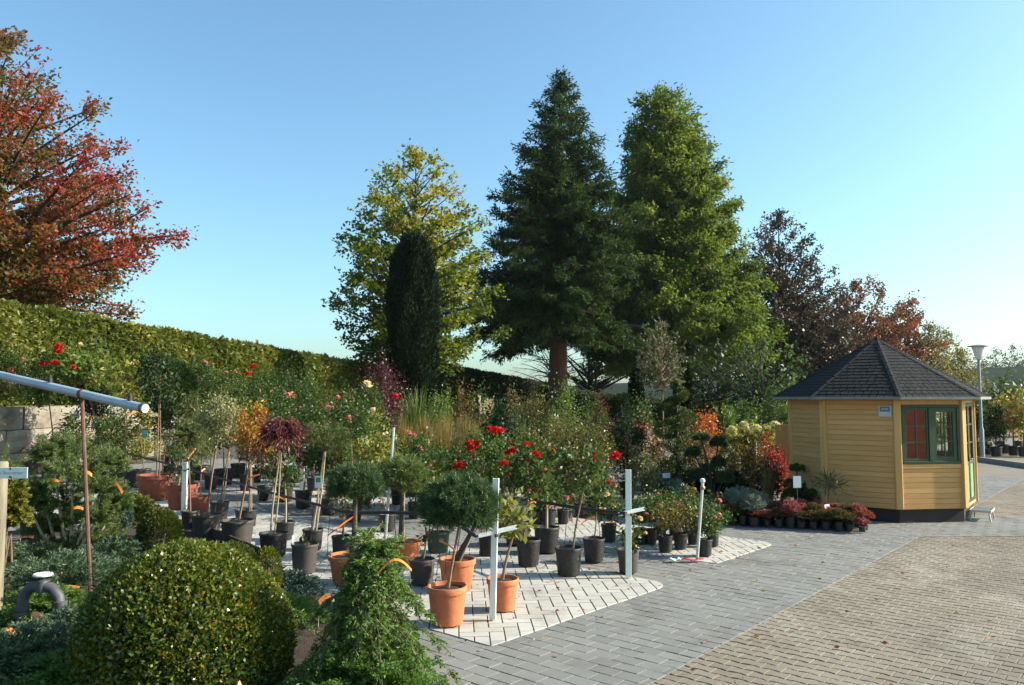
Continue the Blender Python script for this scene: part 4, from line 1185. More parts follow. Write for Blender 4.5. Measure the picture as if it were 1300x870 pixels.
# ================================================================== hedges
def hedge(name, label, pts, zb, ztops, wid, n, leaf, lm, seed, lean_base=0):
    rg = np.random.default_rng(seed)
    rt = root(name, label, 'hedge', (pts[0][0], pts[0][1], zb[0]))
    o = np.array([pts[0][0], pts[0][1], zb[0]])
    P2 = np.array(pts, float); seg = np.linalg.norm(np.diff(P2, axis=0), axis=1); cum = np.concatenate([[0], np.cumsum(seg)]); tot = cum[-1]
    # denser near the camera
    u_ = rg.uniform(0, 1, n); dist = np.linalg.norm(P2, axis=1)
    k = 1.6
    s = tot * u_ ** k if dist[0] < dist[-1] else tot * (1 - u_ ** k)
    def at(s):
        x = np.interp(s, cum, P2[:, 0]); y = np.interp(s, cum, P2[:, 1]); zb_ = np.interp(s, cum, zb); zt_ = np.interp(s, cum, ztops)
        i = np.clip(np.searchsorted(cum, s, side='right') - 1, 0, len(seg) - 1)
        dv = np.diff(P2, axis=0)[i] / seg[i][:, None]
        return x, y, zb_, zt_, np.stack([dv[:, 1], -dv[:, 0]], 1)
    x, y, zb_, zt_, nn = at(s)
    ft = rg.uniform(0, 1, n)
    hh = zt_ - zb_
    top_share = .22
    istop = rg.uniform(0, 1, n) < top_share
    wv = np.sin(s * 2.1) * .06 + np.sin(s * .73 + 1) * .08
    off = np.where(istop, rg.uniform(-wid / 2, wid / 2, n), wid / 2 - np.abs(rg.normal(size=n)) * .10 + wv + .05 * np.sin(ft * 9 + s * 3))
    z = np.where(istop, zt_ - np.abs(rg.normal(size=n)) * .06 + .05 * np.sin(s * 3.3) + .04 * np.sin(s * 1.1), zb_ + ft * hh)
    shoot = rg.uniform(0, 1, n) < .012
    z = np.where(shoot & istop, z + rg.uniform(0, .22, n), z)
    off = np.where((~istop) & (z > zt_ - .15), off - (z - zt_ + .15) * .5, off)
    pos = np.stack([x + nn[:, 0] * off, y + nn[:, 1] * off, z], 1) - o
    outv = np.stack([nn[:, 0] * np.where(istop, .2, .9), nn[:, 1] * np.where(istop, .2, .9), np.where(istop, .9, .15)], 1)
    ax = rg.normal(size=(n, 3)) * .8 + outv * .6 + np.array([0, 0, -.15])
    dcam = np.sqrt(x ** 2 + y ** 2)
    sz = leaf * np.clip(dcam / dist.min(), 1, 2.6) * rg.uniform(.7, 1.3, n)
    tint = .48 + rg.normal(size=n) * .17 + .14 * np.sin(s * .9 + 2 * np.sin(z * 1.3)) + .08 * np.sin(s * 3.1 + z * 2)
    leaf_obj('leaves', pos, ax, sz, sz * .62, np.clip(tint, 0, 1), L[lm], rt)
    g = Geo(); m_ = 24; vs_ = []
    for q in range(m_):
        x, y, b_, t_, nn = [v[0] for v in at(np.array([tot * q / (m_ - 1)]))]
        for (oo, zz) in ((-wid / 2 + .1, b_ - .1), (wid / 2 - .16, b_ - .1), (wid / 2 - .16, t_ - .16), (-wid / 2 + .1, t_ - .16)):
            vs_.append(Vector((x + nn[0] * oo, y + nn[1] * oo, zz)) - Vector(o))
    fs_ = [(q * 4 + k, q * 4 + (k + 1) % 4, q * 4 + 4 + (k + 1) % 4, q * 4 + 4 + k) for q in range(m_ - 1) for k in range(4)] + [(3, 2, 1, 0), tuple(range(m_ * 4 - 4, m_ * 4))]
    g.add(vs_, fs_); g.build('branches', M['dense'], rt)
    return rt
def hx(px, y): return (px - 650) / F_PX * y
p0 = (wallx(14) - 1.75, 14.0); p1 = (-15.7, 24.3); p2 = (-.173 * 52, 52)
hedge('hedge', 'long tall clipped hornbeam hedge above the stone wall on the left', [p0, p1, p2], [TZ + .05, TZ + .05, 1.0], [5.05, zat(388, 24.3), zat(469, 52)], 1.3, 80000, .135, 'hedge', 7)
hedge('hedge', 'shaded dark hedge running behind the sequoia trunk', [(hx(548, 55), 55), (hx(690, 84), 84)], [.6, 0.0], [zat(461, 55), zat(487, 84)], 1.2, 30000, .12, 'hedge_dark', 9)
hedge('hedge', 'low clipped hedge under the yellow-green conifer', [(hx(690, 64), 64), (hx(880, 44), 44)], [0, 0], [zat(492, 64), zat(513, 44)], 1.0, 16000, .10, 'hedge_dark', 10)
hedge('hedge', 'low clipped green hedge left of the hut', [(hx(872, 37), 37), (hx(1000, 33), 33)], [0, 0], [zat(511, 37), zat(514, 33)], 1.0, 16000, .09, 'hedge', 12)
# ================================================================== plant kit
def V3(a): return np.array([a[0], a[1], a[2]], float)

_blossom = {}
def blossom_mesh(col):
    v = random.randint(0, 2)
    if (col, v) not in _blossom:
        pos, ax, ll, ww = [], [], [], []
        for ring, (m_, el, ln) in enumerate(((7, .15, .9), (7, .55, .8), (5, .95, .62), (4, 1.3, .45))):
            for q in range(m_):
                a = 2 * PI * (q + .5 * ring) / m_ + R_.normal() * .15
                pos.append((0, 0, -.25 + .1 * ring)); ax.append(unit(a, el + R_.normal() * .1)); ll.append(ln * R_.uniform(.85, 1.15)); ww.append(ln * .85)
        q = leafquads(np.array(pos), np.array(ax), np.array(ll), np.array(ww), .22)
        _blossom[(col, v)] = quads_mesh('blossom', q, R_.uniform(0, 1, len(q)), L[col])
    return _blossom[(col, v)]

def blossom(par, pos, r, col, name='blossom'):
    o = link(name, blossom_mesh(col), par)
    o.location = tuple(pos); o.scale = (r, r, r)
    o.rotation_euler = (random.uniform(-.9, .6), random.uniform(-.6, .6), random.uniform(0, 6))
    return o

def loose(rx, rz, leaf, cov=3.2, asp=.55, K=20, sig=.23, seed=0, ry=None, top=0.0, up=.2):
    rg = np.random.default_rng(seed); ry = ry or rx
    c = nrm(rg.normal(size=(K, 3))) * (rg.uniform(.25, .95, K) ** .6)[:, None]
    c[:, 2] = c[:, 2] * (1 - top) + top * np.abs(c[:, 2])
    n = int(min(9000, cov * PI * rx * rz / (leaf * leaf * asp * .5)))
    i = rg.integers(0, K, n)
    p = c[i] + rg.normal(size=(n, 3)) * sig * rg.uniform(.6, 1.3, K)[i][:, None]
    ct = rg.normal(size=K) * .13
    pos = p * np.array([rx, ry, rz])
    ax = nrm(p) * .5 + rg.normal(size=(n, 3)) * .7 + np.array([0, 0, up - .25])
    sz = leaf * rg.uniform(.65, 1.3, n)
    tint = np.clip(.5 + ct[i] + rg.normal(size=n) * .17, 0, 1)
    return pos, ax, sz, sz * asp, tint, c * np.array([rx, ry, rz])

def ballc(rx, rz, leaf, cov=3.2, asp=.5, seed=0, ry=None, bump=.07, thick=.2):
    rg = np.random.default_rng(seed); ry = ry or rx
    n = int(min(14000, cov * 4 * PI * rx * rz / (leaf * leaf * asp * .5) * .45))
    pos, out, amp = shell_ball(n, rx, ry, rz, bump, thick, seed)
    ax = out * .3 + rg.normal(size=(n, 3)) * .75 + np.array([0, 0, .15])
    sz = leaf * rg.uniform(.65, 1.3, n)
    tint = np.clip(.48 + amp * .12 + rg.normal(size=n) * .18, 0, 1)
    return pos, ax, sz, sz * asp, tint, None

def needles(rx, rz, ln, K=60, per=60, w=.006, seed=0, ry=None, lo=-.45, spread=.75, inner=.5, shoot=.12):
    """shoots on a dome, each set all round with needles"""
    rg = np.random.default_rng(seed); ry = ry or rx
    d = nrm(rg.normal(size=(K * 3, 3))); d = d[d[:, 2] > lo][:K]; K = len(d)
    sc = rg.uniform(inner, 1, K) ** .5
    a = d * (sc - shoot)[:, None]; b = d * sc[:, None] + np.array([0, 0, .06])
    i = np.repeat(np.arange(K), per); n = len(i)
    s = rg.uniform(-.2, 1, n)[:, None]
    dims = np.array([rx, ry, rz])
    pos = (a[i] * (1 - s) + b[i] * s) * dims
    shd = nrm((b - a) * dims)[i]
    ax = shd * .8 + rg.normal(size=(n, 3)) * spread
    sz = ln * rg.uniform(.7, 1.2, n)
    tint = np.clip(.45 + (rg.normal(size=K) * .15)[i] + rg.normal(size=n) * .13 + .12 * s[:, 0], 0, 1)
    return pos, ax, sz, np.full(n, w), tint, a * dims

def sprays(rx, rz, leaf, K=30, per=90, seed=0, ry=None, droop=.3, lo=-.5, w=.3):
    """juniper / hemlock: arching shoots dressed with tiny flat sprays"""
    rg = np.random.default_rng(seed); ry = ry or rx
    az = rg.uniform(0, 2 * PI, K); el = np.arcsin(rg.uniform(max(-.99, lo), 1, K))
    d = np.stack([np.cos(az) * np.cos(el), np.sin(az) * np.cos(el), np.sin(el)], 1)
    i = np.repeat(np.arange(K), per); n = len(i)
    s = rg.uniform(.15, 1.05, n)
    dims = np.array([rx, ry, rz])
    pos = d[i] * s[:, None] * dims
    pos[:, 2] += rz * (.35 * np.sin(s * 2.2) - droop * s * s)
    lat = nrm(np.cross(d, np.array([0, 0, 1.0]) + .1 * rg.normal(size=(K, 3))))[i]
    wid = .16 * (1.15 - s)
    side = rg.uniform(-1, 1, n)
    pos += lat * (side * wid * rx)[:, None] + rg.normal(size=(n, 3)) * .012 * rx
    ax = d[i] * .8 + lat * np.sign(side)[:, None] * .55 + rg.normal(size=(n, 3)) * .28 + np.array([0, 0, .05]) - np.array([0, 0, 1]) * (droop * s)[:, None]
    sz = leaf * rg.uniform(.6, 1.3, n)
    tint = np.clip(.30 + .35 * s + (rg.normal(size=K) * .1)[i] + rg.normal(size=n) * .14, 0, 1)
    return pos, ax, sz, sz * w, tint, None

def weeping(rx, rz, leaf, K=90, per=40, seed=0, asp=.2):
    rg = np.random.default_rng(seed)
    az = rg.uniform(0, 2 * PI, K); ln = rg.uniform(.45, 1.05, K); drop = rg.uniform(.5, 1.9, K); lift = rg.uniform(.5, 1.05, K)
    i = np.repeat(np.arange(K), per); n = len(i); s = rg.uniform(.1, 1, n)
    r = ln[i] * s
    z = lift[i] * np.sin(np.minimum(s * 2.2, 1.57)) * .9 - drop[i] * s ** 2.2 * ln[i]
    pos = np.stack([np.cos(az)[i] * r * rx, np.sin(az)[i] * r * rx, z * rz], 1) + rg.normal(size=(n, 3)) * .02
    ax = np.stack([np.cos(az)[i] * .5, np.sin(az)[i] * .5, -.3 - .6 * s], 1) + rg.normal(size=(n, 3)) * .4
    sz = leaf * rg.uniform(.6, 1.3, n)
    tint = np.clip(.45 + (rg.normal(size=K) * .14)[i] + rg.normal(size=n) * .16, 0, 1)
    return pos, ax, sz, sz * asp, tint, None

def airy(rx, rz, leaf, K=70, per=34, seed=0, asp=.25, up=.7):
    """fine wand-like shoots fanning out from the grafting point"""
    rg = np.random.default_rng(seed)
    d = nrm(rg.normal(size=(K, 3)) + np.array([0, 0, up]))
    ln = rg.uniform(.6, 1.15, K)
    i = np.repeat(np.arange(K), per); n = len(i); s = rg.uniform(.2, 1, n)
    pos = d[i] * (s * ln[i])[:, None] * np.array([rx, rx, rz * 1.1]) + np.array([0, 0, -.25 * rz])
    pos[:, 2] -= .25 * rz * s ** 2
    ax = d[i] * .8 + rg.normal(size=(n, 3)) * .55
    sz = leaf * rg.uniform(.6, 1.3, n)
    tint = np.clip(.5 + (rg.normal(size=K) * .12)[i] + rg.normal(size=n) * .16, 0, 1)
    return pos, ax, sz, sz * asp, tint, d * ln[:, None] * np.array([rx, rx, rz * .9]) * .8 + np.array([0, 0, -.25 * rz])

def grassblades(h, r, n, w=.012, arch=.5, seed=0):
    """arched blades: 3 quads each -> (3n,4,3), tint"""
    rg = np.random.default_rng(seed)
    az = rg.uniform(0, 2 * PI, n); a0 = rg.uniform(0, 2 * PI, n); rb = r * .35 * np.sqrt(rg.uniform(0, 1, n))
    base = np.stack([np.cos(a0) * rb, np.sin(a0) * rb, np.zeros(n)], 1)
    hh = h * rg.uniform(.55, 1.08, n); out = r * rg.uniform(.15, 1.05, n) * arch * 2
    dirv = np.stack([np.cos(az), np.sin(az), np.zeros(n)], 1)
    side = np.stack([-np.sin(az), np.cos(az), np.zeros(n)], 1) + rg.normal(size=(n, 3)) * .3
    qs = []; prev = None
    T = [0, .4, .75, 1.0]; W = [1, .9, .6, .08]
    for t, ww in zip(T, W):
        z = hh * (t - .28 * t ** 3 * (out / max(r, .01)))
        p = base + dirv * (out * t ** 1.8)[:, None]; p[:, 2] += z
        l_, r_ = p - side * (w * ww * .5), p + side * (w * ww * .5)
        if prev is not None: qs.append(np.stack([prev[0], prev[1], r_, l_], 1))
        prev = (l_, r_)
    tint = np.clip(.5 + rg.normal(size=n) * .2, 0, 1)
    return np.concatenate(qs, 0), np.concatenate([tint - .08, tint, tint + .1], 0)

SPEC = {
 # style: (generator, leaf material, kwargs)
 'rose':    (loose, 'rose', dict(leaf=.058, cov=3.3, asp=.6, K=26, sig=.20)),
 'rosebush':(loose, 'rose', dict(leaf=.06, cov=3.0, asp=.6, K=34, sig=.22, top=.4)),
 'hiprose': (loose, 'rosehip', dict(leaf=.06, cov=2.6, asp=.6, K=34, sig=.22, top=.3)),
 'leafy':   (loose, 'green', dict(leaf=.085, cov=3.2, asp=.5, K=26, sig=.24)),
 'glossy':  (loose, 'bright', dict(leaf=.12, cov=3.4, asp=.45, K=22, sig=.26)),
 'darkleaf':(loose, 'dark', dict(leaf=.085, cov=4.5, asp=.5, K=30, sig=.26)),
 'darkball':(ballc, 'dark', dict(leaf=.06, cov=6.5, thick=.35)),
 'yelgreen':(loose, 'yelgreen', dict(leaf=.085, cov=3.0, asp=.6, K=24, sig=.24)),
 'yellow':  (loose, 'yellow', dict(leaf=.05, cov=3.0, asp=.6, K=24, sig=.22, top=.5)),
 'varieg':  (loose, 'varieg', dict(leaf=.05, cov=4.2, asp=.5, K=24, sig=.24)),
 'willow':  (airy, 'willow', dict(leaf=.055, K=140, per=36)),
 'orange':  (loose, 'orange', dict(leaf=.055, cov=2.6, asp=.5, K=22, sig=.24)),
 'maple':   (weeping, 'maple', dict(leaf=.085, K=110, per=40)),
 'pine':    (needles, 'pine', dict(ln=.075, K=230, per=46, w=.0055, shoot=.16)),
 'pine_yel':(needles, 'pine_yel', dict(ln=.075, K=120, per=46, w=.006, lo=-.35, inner=.2)),
 'bluepine':(needles, 'blue', dict(ln=.045, K=120, per=40, w=.006, shoot=.16)),
 'mugo':    (needles, 'mugo', dict(ln=.055, K=120, per=120, w=.0055, lo=-.4, inner=.12, shoot=.42, spread=.62)),
 'goldthuja':(sprays, 'goldthuja', dict(leaf=.045, K=110, per=60, droop=.05, lo=-.1, w=.4)),
 'juniper': (sprays, 'juniper', dict(leaf=.06, K=70, per=110, droop=.3, lo=.05, w=.24)),
 'bluejuniper': (sprays, 'blue', dict(leaf=.045, K=60, per=100, droop=.3, lo=.0, w=.3)),
 'greenjuniper': (sprays, 'hemlock', dict(leaf=.045, K=60, per=100, droop=.3, lo=.0, w=.3)),
 'boxball': (ballc, 'box', dict(leaf=.030, cov=3.0, asp=.55)),
 'thujaball':(ballc, 'spiral', dict(leaf=.04, cov=6, asp=.4, thick=.35)),
 'redshrub':(loose, 'redshrub', dict(leaf=.06, cov=2.6, asp=.5, K=30, sig=.2)),
 'redtip_': (loose, 'redtip', dict(leaf=.06, cov=2.6, asp=.5, K=30, sig=.2)),
 'orangered':(loose, 'orangered', dict(leaf=.07, cov=2.2, asp=.5, K=26, sig=.2)),
 'purple':  (loose, 'purple', dict(leaf=.07, cov=2.6, asp=.5, K=30, sig=.22)),
 'conifer': (sprays, 'yew', dict(leaf=.07, K=90, per=70, droop=.15, lo=-.3, w=.3)),
 'bamboo':  (airy, 'bright', dict(leaf=.11, K=90, per=30, asp=.16, up=1.2)),
 'lavender':(sprays, 'lavender', dict(leaf=.05, K=60, per=40, droop=.05, lo=.1, w=.16)),
 'heather': (sprays, 'heather', dict(leaf=.035, K=46, per=34, droop=.05, lo=.25, w=.28)),
 'sedum':   (loose, 'sedum', dict(leaf=.05, cov=2.0, asp=.8, K=14, sig=.16, top=.8)),
 'yucca':   (airy, 'pine', dict(leaf=.30, K=150, per=1, asp=.06, up=.5)),
}
_seed = [1000]
def crown(style, par, c, rx, rz, name='crown', **kw):
    gen, lm, args = SPEC[style]
    a = dict(args); a.update(kw); _seed[0] += 1
    if 'lm' in a: lm = a.pop('lm')
    pos, ax, sz, w_, tint, tips = gen(rx, rz, seed=_seed[0], **a)
    c = np.array(tuple(c), float)
    o = leaf_obj(name, pos + c, ax, sz, w_, tint, L[lm], par)
    return o, (tips + c if tips is not None else None)

_pots = {}
def pot_mesh(kind, hr):
    k = (kind, round(hr, 2))
    if k not in _pots:
        g = Geo(); h = hr
        if 'terra' in kind: prof = [(.0, .012), (.36, .012), (.375, 0), (.385, .01), (.465, h * .80), (.468, h * .82), (.50, h * .83), (.505, h * .86), (.505, h * .985), (.495, h), (.465, h), (.455, h * .9), (.45, h * .86)]
        else: prof = [(.0, .012), (.385, .012), (.395, 0), (.405, .01), (.475, h * .90), (.48, h * .905), (.50, h * .91), (.502, h * .985), (.495, h), (.478, h), (.465, h * .9), (.46, h * .86)]
        g.lathe(prof, 28)
        me = g.mesh('pot', M[kind], True)
        g = Geo(); g.lathe([(.46, h * .87), (.44, h * .90), (.3, h * .915), (.12, h * .935), (.0, h * .93)], 18)
        for i in range(len(g.v)):
            x, y, z = g.v[i]; g.v[i] = (x, y, z + random.uniform(-.008, .008))
        ms_ = g.mesh('soil', M['soil'], False)
        _pots[k] = (me, ms_)
    return _pots[k]

def add_pot(par, D, H, kind, at=(0, 0, 0)):
    me, ms_ = pot_mesh(kind, H / D)
    o = link('pot', me, par); o.location = at; o.scale = (D, D, D); o.rotation_euler = (random.uniform(-.015, .015), random.uniform(-.015, .015), random.uniform(0, 6))
    link('soil', ms_, o)
    return o

def add_tag(par, p, ln=.16, az=0.0, up=.5, col='orange', w=.028, loop=False):
    g = Geo(); p = Vector(p); d = Vector((math.cos(az), math.sin(az), 0)); s_ = Vector((-d.y, d.x, 0)) * .25 + Vector((0, 0, 1)) * .0
    pts = []
    for k in range(9):
        t = k / 8
        if loop: pts.append(p + d * ln * t + ZV * (ln * .42 * math.sin(PI * t * .92)))
        else: pts.append(p + d * ln * t + ZV * (ln * up * t - .05 * t * t))
    wv = (ZV * .9 + Vector((-d.y, d.x, 0)) * .5) if not loop else (Vector((-d.y, d.x, 0)) + ZV * .25)
    g.strip(pts, wv.normalized() * w, .0012)
    return g.build('tag', M[col], par)

def add_card(par, p, col='white_tag', w=.06, h=.10, stake=.12, az=0.0, spot=None):
    g = Geo(); X = Vector((math.cos(az), math.sin(az), 0)); Y = Vector((-X.y, X.x, 0)); p = Vector(p)
    g.bbox(p, (w / 2, .0015, h / 2), (X, Y, ZV), .001)
    o = g.build('tag', M[col], par)
    if stake > 0:
        g = Geo(); g.tube([p - ZV * h / 2 + Y * .003, p - ZV * (h / 2 + stake) + Y * .003], .004, 5); g.build('tag_stake', M['cane'], o)
    if spot:
        g = Geo(); g.bbox(p - Y * .003 + ZV * h * .18, (w * .34, .0008, h * .2), (X, Y, ZV), .0005); g.build('picture', M[spot], o)
    return o

def stems_to(par, a, tips, r0, m='stem', cen=None, k=10):
    """branches from the head of the stem to the clump centres, as one mesh under the stem"""
    if tips is None or len(tips) == 0: return
    t = np.array(tips)
    if len(t) > 60: t = t[:60]
    A = np.repeat(np.array([tuple(a)]), len(t), 0)
    mid = A * .45 + t * .55 + np.array([0, 0, .03])
    q = np.concatenate([batch_tubes(A, mid, r0 * .5, r0 * .35), batch_tubes(mid, t, r0 * .35, r0 * .15)], 0)
    link('branches', quads_mesh('branches', q, np.full(len(q), .5), M[m]), par)

def std(px, pb, pw, kind, hr, cx, cy_, rx, rz, style, label, cat='potted tree', name='potted_tree', group=None, sr=.014, tags=(), twin=False, stake=False, bx=None, flowers=None, cards=(), ptop=None, ckw={}, sm='stem', stemtop=None):
    """potted standard: pot (px,pb = middle of its foot, pw = rim width) ; crown centre and radii in picture pixels of its own depth"""
    b = G(px, pb); s = mpp(b.y); D = pw * s; H = D * hr
    r = root(name, label, cat, b, group)
    add_pot(r, D, H, kind)
    dc = b.y
    c = P(cx, cy_, dc) - b
    rxm, rzm = rx * s, rz * s
    top = c - ZV * (rzm * .55) if stemtop is None else P(stemtop[0], stemtop[1], dc) - b
    x0 = Vector((0, 0, H * .9)) if bx is None else Vector(((bx - px) * s, 0, H * .9))
    g = Geo(); mid = (x0 + top) / 2 + Vector((random.uniform(-.015, .015), random.uniform(-.015, .015), 0))
    g.tube([x0 - ZV * .02, x0 * .7 + top * .3 + (mid - (x0 + top) / 2), mid, top], [sr * 1.3, sr * 1.05, sr, sr * .85], 7)
    st = g.build('stem', M[sm], r, True)
    if twin:
        g = Geo(); y0 = x0 + Vector((.05, .02, 0)); g.tube([y0, (y0 + top) / 2 + Vector((.02, 0, 0)), top + Vector((.015, 0, .02))], [sr, sr * .9, sr * .7], 7); g.build('stem', M[sm], r, True)
    if stake:
        g = Geo(); y0 = x0 + Vector((.05, -.03, -.02)); g.tube([y0, top + Vector((.03, -.03, .05))], .009, 6); g.build('stake', M['cane'], r, True)
    cr, tips = crown(style, r, c, rxm, rzm, **ckw)
    stems_to(st, top, tips, sr)
    for t_ in tags:
        f = t_[0]; p = x0.lerp(top, f); add_tag(r, p + Vector((0, -.015, 0)), *t_[1:])
    for c_ in cards:
        p = P(c_[0], c_[1], dc - .04) - b; add_card(r, p, *c_[2:])
    if flowers:
        for f in flowers:
            if len(f) == 2:     # (n, colour) scattered on the side of the crown
                for q in range(f[0]):
                    d = rdir(1)[0]; d[1] = -abs(d[1]) * .7; d[2] = d[2] * .8 + .3; d = nrm(d)
                    blossom(r, V3(c) + d * np.array([rxm, rxm, rzm]) * random.uniform(.85, 1.05), random.uniform(.032, .05), f[1])
            else:
                fx, fy, fr, col = f
                blossom(r, P(fx, fy, dc - rxm * .6) - b, fr * mpp(dc - rxm * .6), col)
    return r

def bush(px, depth, ytop, wpx, style, label, name='shrub', cat='shrub', group=None, base=None, pot=None, flowers=None, fill=.9, zb=0.02, n=1, ckw={}, stemr=.015, sm='stem', squat=None):
    """shrub standing at a depth: its top and width read in picture pixels"""
    b = P(px, 505, depth); b = Vector((b.x, depth, zb)); s = mpp(depth)
    zt = zat(ytop, depth); h = zt - zb
    r = root(name, label, cat, b, group)
    ph = 0
    if pot:
        D = pot[0] * s; ph = D * pot[2]; add_pot(r, D, ph, pot[1])
    hh = h - ph
    rz = hh / 2 * fill if squat is None else squat * s
    c = Vector((0, 0, h - rz)); rx = wpx * s / 2
    cr, tips = crown(style, r, c, rx, rz, **ckw)
    g = Geo(); foot = Vector((0, 0, ph * .9))
    for q in range(3):
        e = c + Vector((random.uniform(-.35, .35) * rx, random.uniform(-.35, .35) * rx, random.uniform(-.2, .3) * rz))
        g.tube([foot + Vector((random.uniform(-.03, .03), random.uniform(-.03, .03), -.02)), foot.lerp(e, .5) + Vector((random.uniform(-.04, .04), 0, 0)), e], [stemr, stemr * .8, stemr * .4], 5)
    st = g.build('stem', M[sm], r, True)
    stems_to(st, c - ZV * rz * .5, tips, stemr * .7)
    if flowers:
        for f in flowers:
            if len(f) == 2:
                for q in range(f[0]):
                    d = rdir(1)[0]; d[1] = -abs(d[1]) * .7; d[2] = d[2] * .8 + .35; d = nrm(d)
                    blossom(r, V3(c) + d * np.array([rx, rx, rz]) * random.uniform(.85, 1.05), random.uniform(.032, .052), f[1])
            else:
                fx, fy, fr, col = f
                blossom(r, P(fx, fy, depth - rx * .7) - b, fr * s, col)
    return r

def grass(px, depth, ytop, wpx, lm, label, n=500, arch=.5, w=.014, plumes=0, pot=None, zb=0.02, group=None, name='ornamental_grass'):
    b = P(px, 505, depth); b = Vector((b.x, depth, zb)); s = mpp(depth); h = zat(ytop, depth) - zb
    r = root(name, label, 'grass clump', b, group)
    ph = 0
    if pot:
        D = pot[0] * s; ph = D * pot[2]; add_pot(r, D, ph, pot[1])
    _seed[0] += 1
    V, t = grassblades(h - ph, wpx * s / 2, n, w, arch, _seed[0]); V[:, :, 2] += ph * .88
    link('blades', quads_mesh('blades', V, np.clip(t, 0, 1), L[lm]), r)
    for q in range(plumes):
        a = random.uniform(0, 6.28); rr = wpx * s * .3 * random.uniform(.1, 1)
        tip = np.array([math.cos(a) * rr, math.sin(a) * rr, h * random.uniform(.92, 1.12)])
        m_ = 60; tt = R_.uniform(0, 1, m_)[:, None]
        pos = tip * (1 - .22 * tt); ax = R_.normal(size=(m_, 3)) * .5 + np.array([math.cos(a) * .3, math.sin(a) * .3, .8])
        leaf_obj('plume', pos, ax, .09, .022, R_.uniform(0, 1, m_), L['plume'], r)
    return r
# ================================================================== potted standards on the pale paving (pixel data of the photograph's pot feet)
BP, GP, TC, TD = 'black_pot', 'grey_pot', 'terracotta', 'terracotta_dark'
O_ = 'orange'
# --- terracotta pots with pines in front
std(568, 791, 50, TC, .92, 583, 645, 51, 40, 'pine', 'dark round pine standard in the nearest terracotta pot', 'potted pine', 'potted_pine', sr=.014, tags=((.62, .22, 2.4, .5),), ckw=dict(K=480, per=66, lo=-.6))
std(580, 748, 46, TC, .82, 606, 645, 34, 33, 'pine', 'round pine standard on a thick leaning trunk in the second terracotta pot', 'potted pine', 'potted_pine', sr=.035, bx=577, sm='bark', ckw=dict(K=300, per=56, lo=-.5), stake=True)
std(515, 715, 38, TC, .72, 511, 609, 37, 30, 'pine', 'round pine standard in the low terracotta pot behind the leaning pole', 'potted pine', 'potted_pine', sr=.028, bx=508, stake=True, sm='bark', ckw=dict(lm='mugo', K=300, per=50))
std(446, 739, 58, TC, .58, 451, 618, 36, 29, 'pine', 'broad flat-topped pine standard in a wide terracotta pot behind the hemlock', 'potted pine', 'potted_pine', sr=.032, sm='bark', ckw=dict(K=300, per=50), tags=((.7, .2, 3.6, -.4),))
std(638, 773, 40, TC, .95, 654, 655, 27, 26, 'yelgreen', 'small yellow-green leafed tree in a terracotta pot behind the white post', sr=.014, ckw=dict(leaf=.09), bx=637, tags=())
std(536, 741, 33, GP, .92, 541, 676, 9, 16, 'leafy', 'thin bare-stemmed young plant in a dusty grey pot between terracotta pots', 'potted plant', 'potted_plant', sr=.011, ckw=dict(leaf=.05, cov=1.0), tags=((.85, .14, 2.6, .5),))
std(556, 700, 30, 'green_pot', .8, 556, 617, 24, 11, 'yellow', 'low golden-leaved shrub head on a stem in a dull green pot', 'potted shrub', 'potted_shrub', sr=.012, tags=())
# --- rose standards
RF = [(606, 562, 6, 'red_petal'), (597, 568, 7, 'red_petal'), (585, 590, 8, 'red_petal'), (577, 593, 6, 'red_petal'), (628, 546, 9, 'red_petal'), (636, 546, 6, 'red_petal'), (605, 566, 5, 'red_petal'), (621, 544, 6, 'red_petal')]
std(671, 717, 31, BP, 1.02, 672, 604, 30, 32, 'rose', 'rose standard with red blooms in a black pot beside the yellow-green tree', 'rose', 'potted_rose', sr=.010, bx=664,
    flowers=[(640, 588, 9, 'red_petal'), (650, 571, 7, 'red_petal'), (668, 563, 6, 'red_petal'), (645, 602, 6, 'red_petal'), (680, 575, 7, 'red_petal'), (684, 578, 5, 'red_petal'), (644, 575, 6, 'red_petal'), (670, 585, 5, 'red_petal'), (2, 'pink_petal')], tags=((.80, .20, 1.3, 1.2), (.72, .12, .4, .6)), cards=((682, 625, 'red_tag', .07, .12, 0),))
std(694, 700, 33, BP, .92, 694, 600, 27, 34, 'rose', 'taller rose standard with a pale stem and a white label', 'rose', 'potted_rose', sr=.017, sm='cane', flowers=[(6, 'red_petal'), (2, 'pink_petal')], tags=((.55, .1, .4, .6),), cards=((688, 631, 'white_tag', .05, .10, 0),))
std(722, 729, 34, BP, .98, 742, 596, 34, 34, 'rose', 'rose standard with a leaning stem in the nearest black pot, pink buds below', 'rose', 'potted_rose', sr=.012, sm='stem', bx=727,
    flowers=[(782, 578, 11, 'red_petal'), (755, 576, 5, 'red_petal'), (742, 584, 4, 'red_petal'), (773, 612, 5, 'red_petal'), (721, 604, 4, 'pink_petal'), (720, 632, 5, 'pink_petal'), (722, 588, 5, 'red_petal'), (771, 627, 5, 'peach_petal'), (3, 'red_petal')], tags=())
std(754, 712, 28, BP, 1.0, 757, 622, 26, 28, 'rose', 'smaller rose standard with orange tags just left of the second white post', 'rose', 'potted_rose', sr=.009, flowers=[(4, 'pink_petal'), (2, 'red_petal')], tags=((.62, .20, 3.5, -.1), (.8, .14, .5, .4)))
std(798, 726, 28, GP, 1.0, 801, 672, 18, 22, 'rose', 'small rose with few leaves in a grey pot directly behind the second white post', 'rose', 'potted_rose', sr=.008, flowers=[(3, 'peach_petal')], tags=((.5, .12, .2, .2),), ckw=dict(cov=1.5))
